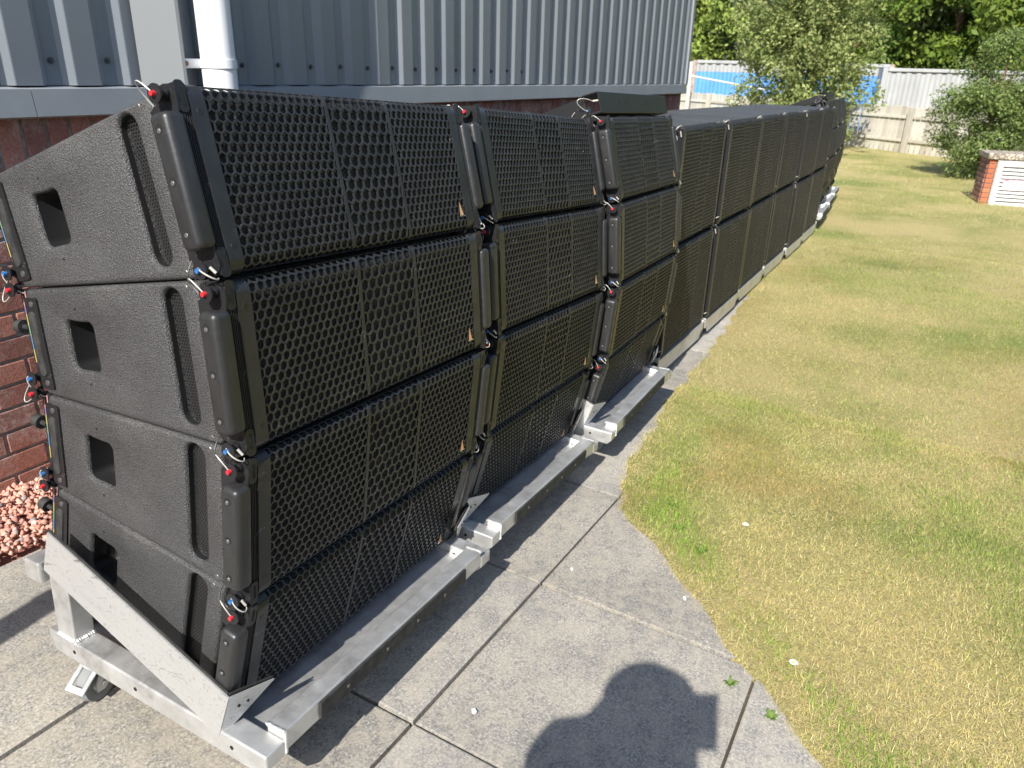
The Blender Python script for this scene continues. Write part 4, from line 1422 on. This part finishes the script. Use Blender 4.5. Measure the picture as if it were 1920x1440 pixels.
# ------------------------------------------------------------------ trees
def foliage(centers, radii, nleaf, size, cols, flat=.4, squash=1.0):
    """leaf quads gathered in clumps"""
    nC = len(centers)
    per = np.maximum(4, (nleaf * (radii**2) / np.sum(radii**2)).astype(int))
    idx = np.repeat(np.arange(nC), per); n = len(idx)
    g = rng.normal(size=(n, 3)); g /= np.linalg.norm(g, axis=1)[:, None]
    rr = radii[idx] * (rng.random(n) ** .42)
    p = centers[idx] + g * rr[:, None] * np.array([1, 1, squash])
    nrm = g * .6 + rng.normal(size=(n, 3)) * .55 + np.array([0, 0, flat]); nrm /= np.linalg.norm(nrm, axis=1)[:, None]
    t = np.cross(nrm, rng.normal(size=(n, 3))); t /= np.linalg.norm(t, axis=1)[:, None]
    b = np.cross(nrm, t)
    s = size * rng.uniform(.6, 1.3, n)
    t *= s[:, None]; b *= (s * .55)[:, None]
    V = np.stack([p - t, p + b * .9 - t * .1, p + t, p - b * .9 - t * .1], 1).reshape(-1, 3)
    F = np.arange(4 * n).reshape(n, 4)
    clump_tone = rng.uniform(.78, 1.2, nC)[idx]
    c = np.asarray(cols)[rng.integers(0, len(cols), n)] * (clump_tone * rng.uniform(.8, 1.2, n))[:, None]
    return V, F, np.repeat(c, 4, 0)

def tree(name, label, pos, h, crown_r, crown_c, nclump, nleaf, leaf, cols, trunk_m='bark', limbs=(), trunk_r=.14, group=None, clump=(.25, .6), squash=.8, cat='tree', shell=.35):
    x, y = pos; z0 = float(zg(x, y)) - .05 if x < 27 else FZ0 - .3
    root = empty(name, Matrix.Translation((x, y, z0)))
    tag(root, label, cat, group)
    mb = MB()
    rx, ry, rz = crown_r
    tops = []
    mb.tube([(0, 0, -.1), (.03, .02, h * .25), (-.02, .05, h * .55), (0, 0, h * .88)], [trunk_r, trunk_r * .85, trunk_r * .55, trunk_r * .15], 10)
    nl = 9 if not limbs else 0
    for i in range(nl):
        a = i * 2.4; zb = h * random.uniform(.2, .65)
        q = Vector((rx * .75 * math.cos(a), ry * .75 * math.sin(a), min(h * .95, zb + rz * random.uniform(.3, .7))))
        mb.tube(bez((0, .03, zb), (q.x * .3, q.y * .3, zb + .3 * (q.z - zb)), (q.x * .7, q.y * .7, zb + .7 * (q.z - zb)), q, 6), [trunk_r * .4 * (1 - k / 8) for k in range(7)], 6)
    for l in limbs:
        mb.tube(l[0], l[1], 8)
    o = autosmooth(mb.build('trunk', trunk_m, root), 60)
    u = rng.normal(size=(nclump, 3)); u /= np.linalg.norm(u, axis=1)[:, None]
    rad = shell + (1 - shell) * rng.random(nclump) ** .5
    c = u * rad[:, None] * np.array([rx, ry, rz]) + np.array([0, 0, crown_c])
    c += rng.normal(size=c.shape) * .08 * rx
    rr = rng.uniform(clump[0], clump[1], nclump)
    keep = c[:, 2] > .15
    V, F, C_ = foliage(c[keep], rr[keep], nleaf, leaf, cols, squash=squash)
    o = np_mesh('crown', V, F, 'leaf', C_); o.parent = root
    return root

G_BIRCH = [(0.232, 0.287, 0.091), (0.281, 0.323, 0.116), (0.189, 0.250, 0.079), (0.354, 0.378, 0.146)]
G_BRIGHT = [(0.186, 0.258, 0.034), (0.137, 0.210, 0.030), (0.234, 0.293, 0.049), (0.098, 0.161, 0.023)]
G_LIGHT = [(0.293, 0.366, 0.079), (0.342, 0.403, 0.098), (0.244, 0.323, 0.067)]
G_GREY = [(0.177, 0.220, 0.128), (0.213, 0.250, 0.152), (0.146, 0.189, 0.110)]
G_DARK = [(0.110, 0.177, 0.037), (0.146, 0.220, 0.044), (0.079, 0.134, 0.027), (0.183, 0.256, 0.055)]
G_CONIF = [(0.140, 0.201, 0.055), (0.183, 0.244, 0.073), (0.104, 0.159, 0.044), (0.232, 0.287, 0.098)]
def build_trees():
    # young birch in front of the fence, behind the row
    lim = [([(0, 0, .2), (.05, .12, 1.2), (.0, .22, 2.4), (-.1, .25, 4.2)], [.045, .04, .03, .015]),
           ([(0, 0, .2), (.0, -.18, 1.3), (-.05, -.42, 2.3), (-.1, -.72, 3.6)], [.045, .04, .032, .014]),
           ([(0, 0, .2), (.1, -.05, 1.4), (.15, -.25, 2.4), (.1, -.35, 4.0)], [.04, .035, .028, .012]),
           ([(0, .22, 2.0), (.1, .7, 2.6), (.1, 1.1, 3.3)], [.02, .014, .007]), ([(0, -.3, 1.8), (.1, -.8, 2.3), (.1, -1.2, 2.6)], [.02, .014, .007])]
    tree('birch_tree', 'young birch with reddish stems and fluttering pale leaves behind the far stacks', (21.2, 3.55), 4.6, (1.3, 1.85, 2.3), 2.6, 280, 33000, .052, G_BIRCH, 'birch', lim, .04, clump=(.16, .42), squash=1.1, shell=.1)
    tree('low_shrub', 'leafy green shrub at the foot of the birch behind the speaker row', (20.2, 3.2), 1.2, (.8, 1.0, .62), .80, 60, 9000, .045, G_BIRCH, clump=(.15, .32), trunk_r=.03, cat='shrub', shell=.2)
    # feathery conifer in front of the fence on the right
    tree('feathery_conifer', 'feathery dark green conifer in front of the fence by the utility housing', (17.6, -.62), 2.7, (.75, .95, 1.35), 1.35, 170, 30000, .030, G_CONIF, clump=(.14, .36), trunk_r=.05, squash=.75, cat='conifer', shell=.1)
    tree('feathery_conifer', 'broad feathery conifer at the right edge, beyond the utility housing', (18.2, -1.9), 2.9, (.9, 1.1, 1.2), 1.85, 150, 22000, .032, G_CONIF, clump=(.16, .40), trunk_r=.06, squash=.75, cat='conifer', shell=.1)
    # the wood behind
    tree('broadleaf_tree', 'pale green rounded tree at the left, next to the warehouse corner', (33.5, 10.7), 9, (2.2, 2.3, 4.4), 4.0, 240, 26000, .11, G_LIGHT, clump=(.5, 1.1))
    tree('broadleaf_tree', 'pale green tree standing behind the pale one at the warehouse corner', (43, 15.5), 11, (3.6, 4.6, 5.6), 4.6, 240, 24000, .14, G_LIGHT, clump=(.5, 1.2), group='pale trees at the left')
    tree('willow_tree', 'grey green tree behind the blue container', (35.5, 7.9), 8, (2.0, 2.0, 3.2), 4.1, 200, 24000, .10, G_GREY, clump=(.35, .8))
    tree('broadleaf_tree', 'tall mid green tree rising behind the birch', (36.5, 4.6), 11, (2.8, 3.6, 5.0), 4.6, 260, 28000, .12, G_BIRCH, clump=(.4, 1.0))
    tree('broadleaf_tree', 'bright green sunlit tree above the pale grey container', (34.0, .6), 12, (3.2, 3.3, 5.0), 4.9, 240, 30000, .12, G_BRIGHT, clump=(.45, 1.0))
    tree('broadleaf_tree', 'dense bright green tree in the top right corner', (31.0, -3.0), 11, (3.0, 3.2, 4.6), 4.5, 240, 30000, .12, G_BRIGHT, clump=(.45, 1.0))
    tree('broadleaf_tree', 'dark green tree in the shade behind the bright ones', (40.0, -2.0), 12, (3.4, 4.4, 5.6), 5.0, 220, 22000, .15, G_DARK, clump=(.6, 1.2))
    tree('broadleaf_tree', 'dark green tree far behind the grey green one', (43.0, 5.0), 12, (3.4, 5.0, 6.0), 5.2, 240, 24000, .15, G_DARK, clump=(.6, 1.3))
    tree('broadleaf_tree', 'dark green tree beyond the right edge of the fence', (36.0, -8.5), 11, (3.4, 4.2, 5.2), 4.8, 180, 18000, .15, G_DARK, clump=(.6, 1.2))
    # closed backdrop of wood: one mass
    n = 520
    yy = rng.uniform(-26, 34, n); xx = 50 + rng.uniform(-2, 4, n) - .12 * np.abs(yy); zz = rng.uniform(-.5, 13, n) + FZ0
    V, F, C_ = foliage(np.stack([xx, yy, zz], 1), rng.uniform(1.2, 2.2, n), 52000, .26, G_DARK + G_BRIGHT)
    n = 300
    t = rng.random(n); xx2 = 46 - 72 * t; yy2 = -20 - 5 * np.sin(t * 3.1) + rng.uniform(-2, 2, n); zz2 = rng.uniform(-.5, 9.5, n) + FZ0  # wood continued unseen along the right, added to darken reflections in fronts and cladding
    V2, F2, C2 = foliage(np.stack([xx2, yy2, zz2], 1), rng.uniform(1.4, 2.6, n), 26000, .42, G_DARK)
    F = np.concatenate([F, F2 + len(V)]); V = np.concatenate([V, V2]); C_ = np.concatenate([C_, C2])
    o = np_mesh('distant_wood', V, F, 'leaf', C_)
    tag(o, 'dense green wood closing the view behind the trees', 'woodland', kind='stuff')
build_trees()

# ------------------------------------------------------------------ grass
def build_grass():
    def sample(n, xa, xb, ya, yb):
        x = rng.uniform(xa, xb, n); y = rng.uniform(ya, yb, n)
        k = y < edge_y(x) + .018 * np.sin(x * 23) + .07 * (fnoise(x * 9, x * 0 + 3.1) - .5) + .014 * rng.normal(size=n)
        return x[k], y[k]
    parts = [(270000, 1.3, 4.2, -1.6, 1.2, .95), (130000, 4.0, 8.0, -1.8, 1.6, 1.15), (70000, 8, 15, -2.4, 2.6, 1.7), (60000, 15, 27, -4, 9, 2.6), (42000, -1.5, 1.5, -3.5, 0, 1.0), (30000, 1.3, 8, -4, -1.6, 1.3)]
    Vs, Cs = [], []
    for n, xa, xb, ya, yb, sc in parts:
        x, y = sample(n, xa, xb, ya, yb)
        n = len(x)
        dry = fnoise(x, y, .55, 4); fine = fnoise(x, y, 6.0, 2)
        d_edge = edge_y(x) - y
        dry = dry + .10 * (fine - .5) * 2
        lush = np.exp(-((d_edge - .22) / .16)**2) * np.clip((4.0 - x) / 2, 0, 1) * np.clip((x - 1.2) * 2, 0, 1)
        dry = dry - .20 * lush + .22 * np.exp(-d_edge / .035)
        isdry = rng.random(n) < np.clip((dry - .27) / .26, .12, .95)
        L_ = rng.uniform(.010, .030, n) * sc * np.where(lush > .4, 1.2, 1.0)
        lean = np.where(isdry, rng.uniform(.7, 1.5, n), rng.uniform(.3, 1.25, n))
        az = rng.uniform(0, 6.283, n)
        dx, dy, dz = np.sin(lean) * np.cos(az), np.sin(lean) * np.sin(az), np.cos(lean)
        wv = rng.uniform(.0005, .0011, n) * sc * np.where(isdry, .8, 1.15)
        sx, sy = -np.sin(az) * wv, np.cos(az) * wv
        z = zg(x, y) + .010 - .020 * np.exp(-d_edge / .02) + .05 * (fnoise(x, y, .45) - .5) * np.clip(d_edge / .6, 0, 1) + .10 * np.exp(-((x - 15.5) / 2.2)**2) * np.exp(-((y - 1.5) / 2.6)**2)
        z = z + rng.uniform(0, .008, n)
        p = np.stack([x, y, z], 1)
        tip = p + np.stack([dx, dy, dz], 1) * L_[:, None]
        off = np.stack([sx, sy, 0 * sx], 1)
        Vs.append(np.stack([p - off, p + off, tip], 1))
        g = np.array([(.23, .31, .06), (.30, .38, .085), (.16, .235, .045), (.36, .42, .12), (.19, .27, .05)])
        s = np.array([(.65, .56, .26), (.57, .48, .19), (.74, .66, .38), (.52, .46, .16), (.44, .33, .16)])
        c = np.where(isdry[:, None], s[rng.integers(0, 5, n)], g[rng.integers(0, 5, n)]) * rng.uniform(.66, 1.3, (n, 1)) * (.92 + .36 * fnoise(x, y, 2.6, 3))[:, None]
        brown = np.clip((fnoise(x + 31, y - 7, .9, 3) - .56) / .1, 0, .75)[:, None]
        c = c * (1 - brown) + brown * c * np.array([.86, .72, .62])
        c = c * np.where(isdry[:, None], np.array([1.0, .985, .92]), np.array([1.0, 1.0, .95]))
        c = np.where((lush > .45)[:, None] & ~isdry[:, None], c * np.array([1.0, 1.15, .8]), c)
        Cs.append(np.repeat(c, 3, 0))
    V = np.concatenate(Vs).reshape(-1, 3); C_ = np.concatenate(Cs)
    F = np.arange(len(V)).reshape(-1, 3)
    o = np_mesh('lawn_grass', V, F, 'blade', C_)
    tag(o, 'short sun dried lawn grass with greener patches', 'grass', kind='stuff')

def build_weeds():
    """broad leaved weeds, daisies and a few small stones"""
    def rosette(name, label, x, y, nl, ln, wd, cat='weed', lift=.5):
        z = float(zg(x, y)) + .012
        root = empty(name, Matrix.Translation((x, y, z)))
        tag(root, label, cat)
        for i in range(nl):
            a = i * 2.4 + random.uniform(-.3, .3); l = ln * random.uniform(.35, 1.25)
            vs = []; fs = []
            for k in range(6):
                t = k / 5
                w = wd * math.sin(math.pi * min(.97, .12 + t * .88)) * (1 if t < .97 else .2)
                r_ = l * t; zz = lift * l * math.sin(t * 2.2) 
                cx, cy = r_ * math.cos(a), r_ * math.sin(a)
                nx, ny = -math.sin(a) * w, math.cos(a) * w
                vs += [(cx + nx, cy + ny, zz + .15 * w), (cx, cy, zz - .1 * w), (cx - nx, cy - ny, zz + .15 * w)]
            for k in range(5):
                b = 3 * k
                fs += [(b, b + 1, b + 4, b + 3), (b + 1, b + 2, b + 5, b + 4)]
            o = obj_from('leaf', vs, fs, 'leaf', root, True)
            set_tint(o.data, np.tile(np.array([[.14, .22, .045]]) * random.uniform(.8, 1.3), (len(vs), 1)))
    rosette('joint_weed', 'bright green weed growing at the end of the paving joint', 1.80, .235, 30, .024, .0026, lift=.9)
    rosette('plantain_weed', 'small broad leaved weed at the lawn edge near the shadow', 1.74, .105, 14, .022, .0034, lift=.6)
    for (x, y, s, t) in ((2.55, .62, .035, 'clover patch in the lush grass at the paving corner'), (2.44, .50, .040, 'clover patch along the green lawn edge'), (2.72, .70, .036, 'leafy weed among green grass by the second dolly')):
        rosette('lawn_weed', t, x, y, 20, s * .7, .0035)
    def daisy(x, y, label):
        z = float(zg(x, y)) + .030
        root = empty('daisy', Matrix.Translation((x, y, z))); tag(root, label, 'flower')
        m = MB()
        for k in range(12):
            a = k * 2 * math.pi / 12
            c, s = math.cos(a), math.sin(a)
            m.add([(c * .003, s * .003, 0), (c * .009 - s * .003, s * .009 + c * .003, .002), (c * .014, s * .014, .001), (c * .009 + s * .003, s * .009 - c * .003, .002)], [(0, 1, 2, 3)])
        m.build('petals', 'petal', root)
        MB().cyl((0, 0, 0), (0, 0, .004), .004, .003, 8).build('centre', mat('daisy_yellow', (.7, .5, .05), .7), root)
        MB().cyl((0, 0, -.03), (0, 0, 0), .001, .001, 5).build('stem', 'moss', root)
    daisy(1.99, .09, 'white daisy in the green grass near the photographer shadow')
    daisy(2.72, .40, 'white daisy in the dry part of the lawn')
build_grass()
build_weeds()

# ------------------------------------------------------------------ bird droppings / pale chips on the paving
def blobs():
    for (x, y, r, lab) in ((1.317, .802, .013, 'white splash on the paving in front of the nearest dolly'), (2.14, .47, .012, 'small pale chip on the paving by the lawn edge'), (2.07, .86, .011, 'pale chip beside the paving joint')):
        n = 14; vs = []
        for k in range(n):
            a = 2 * math.pi * k / n; rr = r * (.8 + .25 * math.sin(2 * a + x * 9) + random.uniform(-.1, .1))
            X_, Y_ = x + rr * math.cos(a), y + rr * .7 * math.sin(a)
            vs.append((X_, Y_, float(zg(X_, Y_)) + .0045))
        m = MB().add(vs + [(a, b, c + .002) for a, b, c in vs], [tuple(range(n - 1, -1, -1)), tuple(range(n, 2 * n))] + [(i, (i + 1) % n, n + (i + 1) % n, n + i) for i in range(n)])
        tag(m.build('pale_splash', 'chalk'), lab, 'splash')
blobs()

# ------------------------------------------------------------------ the photographer and a post outside the frame (their shadows are in view)
def build_person():
    z0 = float(zg(-.2, .15))
    root = empty('person', Matrix.Translation((-.2, .15, z0)))
    tag(root, 'person in dark clothing taking the photograph with a phone held up', 'person')
    def skin(name, pts, edges, radii, m, rootv=0):
        me = bpy.data.meshes.new(name); me.from_pydata(pts, edges, []); me.update()
        me.materials.append(MAT[m])
        o = bpy.data.objects.new(name, me); COL.objects.link(o); o.parent = root
        md = o.modifiers.new('skin', 'SKIN')
        for i, r_ in enumerate(radii):
            me.skin_vertices[0].data[i].radius = (r_, r_) if not isinstance(r_, tuple) else r_
            me.skin_vertices[0].data[i].use_root = (i == rootv)
        s = o.modifiers.new('sub', 'SUBSURF'); s.levels = 2; s.render_levels = 2
        return o
    H = CZ + .105 - z0                       # top of the head
    pts = [(0, .06, H * .52), (0, .07, H * .66), (.01, .06, H * .79), (.02, .04, H * .86), (.04, .01, H * .91), (.04, .00, H * .975),
           (.0, .20, H * .80), (.10, .22, H * .72), (.11, .10, H * .83),
           (.0, -.07, H * .81), (.06, -.10, H * .79), (.08, -.07, H * .89),
           (0, .14, H * .49), (.01, .15, H * .27), (0, .16, H * .04), (.12, .17, .03),
           (0, -.03, H * .49), (.01, -.04, H * .27), (0, -.05, H * .04), (.12, -.06, .03)]
    ed = [(0, 1), (1, 2), (2, 3), (3, 4), (4, 5), (2, 6), (6, 7), (7, 8), (2, 9), (9, 10), (10, 11), (0, 12), (12, 13), (13, 14), (14, 15), (0, 16), (16, 17), (17, 18), (18, 19)]
    rad = [(.15, .11), (.15, .11), (.14, .10), .150, .130, .100, .080, .055, .034, .085, .080, .060, .085, .058, .040, .036, .085, .058, .040, .036]
    skin('body', pts, ed, rad, 'cloth')
    hair = MB()
    bm = bmesh.new(); bmesh.ops.create_icosphere(bm, subdivisions=3, radius=1)
    for v in bm.verts:
        v.co = Vector((.035 + v.co.x * .125, .005 + v.co.y * .135, H * .945 + v.co.z * .095 + (.004 * math.sin(40 * v.co.x))))
    hair.add([v.co.copy() for v in bm.verts], [[q.index for q in f.verts] for f in bm.faces]); bm.free()
    hair.build('hair', 'hair', root, True)
    for s, (hx, hy, hzz) in ((1, (.105, .080, H * .84)), (-1, (.085, -.060, H * .885))):
        p = [(hx, hy, hzz), (hx + .022, hy - .02 * s, hzz + .03)]
        e = [(0, 1)]; rr = [.022, .026]
        for k in range(4):
            b = len(p)
            p += [(hx + .03, hy + .012 - .012 * k - .03 * s, hzz + .045), (hx + .038, hy + .012 - .016 * k - .04 * s, hzz + .068 - .006 * k), (hx + .038, hy + .008 - .016 * k - .05 * s, hzz + .085 - .008 * k)]
            e += [(1, b), (b, b + 1), (b + 1, b + 2)]; rr += [.009, .0085, .007]
        b = len(p)
        p += [(hx + .03, hy + .028 * s, hzz + .03), (hx + .04, hy + .03 * s, hzz + .05)]
        e += [(1, b), (b, b + 1)]; rr += [.010, .008]
        skin('hand', p, e, rr, 'skin')
    ph = MB().bbox((-.010, -.014, -.135), (-.002, .060, .014), .004)
    o = ph.build('phone', 'phone'); o.matrix_world = Matrix.Translation((-.03, .01, CZ - .01)) @ Matrix.Rotation(R(28.4), 4, 'Z') @ Matrix.Rotation(R(22.8), 4, 'Y')
    tag(o, 'dark phone held up by the photographer', 'phone')
build_person()
def build_post():
    x, y = -.72, 1.86; z = float(zg(x, y))
    root = empty('steel_post', Matrix.Translation((x, y, z)))
    tag(root, 'square steel post standing on the paving left of the nearest stack', 'post')
    MB().bbox((-.045, -.045, 0), (.045, .045, 1.5), .006).build('shaft', 'galv', root)
    MB().bbox((-.09, -.09, .0), (.09, .09, .012), .003).build('base_plate', 'galv', root).location.z = .001
    MB().bbox((-.05, -.05, 1.501), (.05, .05, 1.52), .004).build('cap', 'rubber', root)
build_post()

scene.render.resolution_x = 1024
scene.render.resolution_y = 768
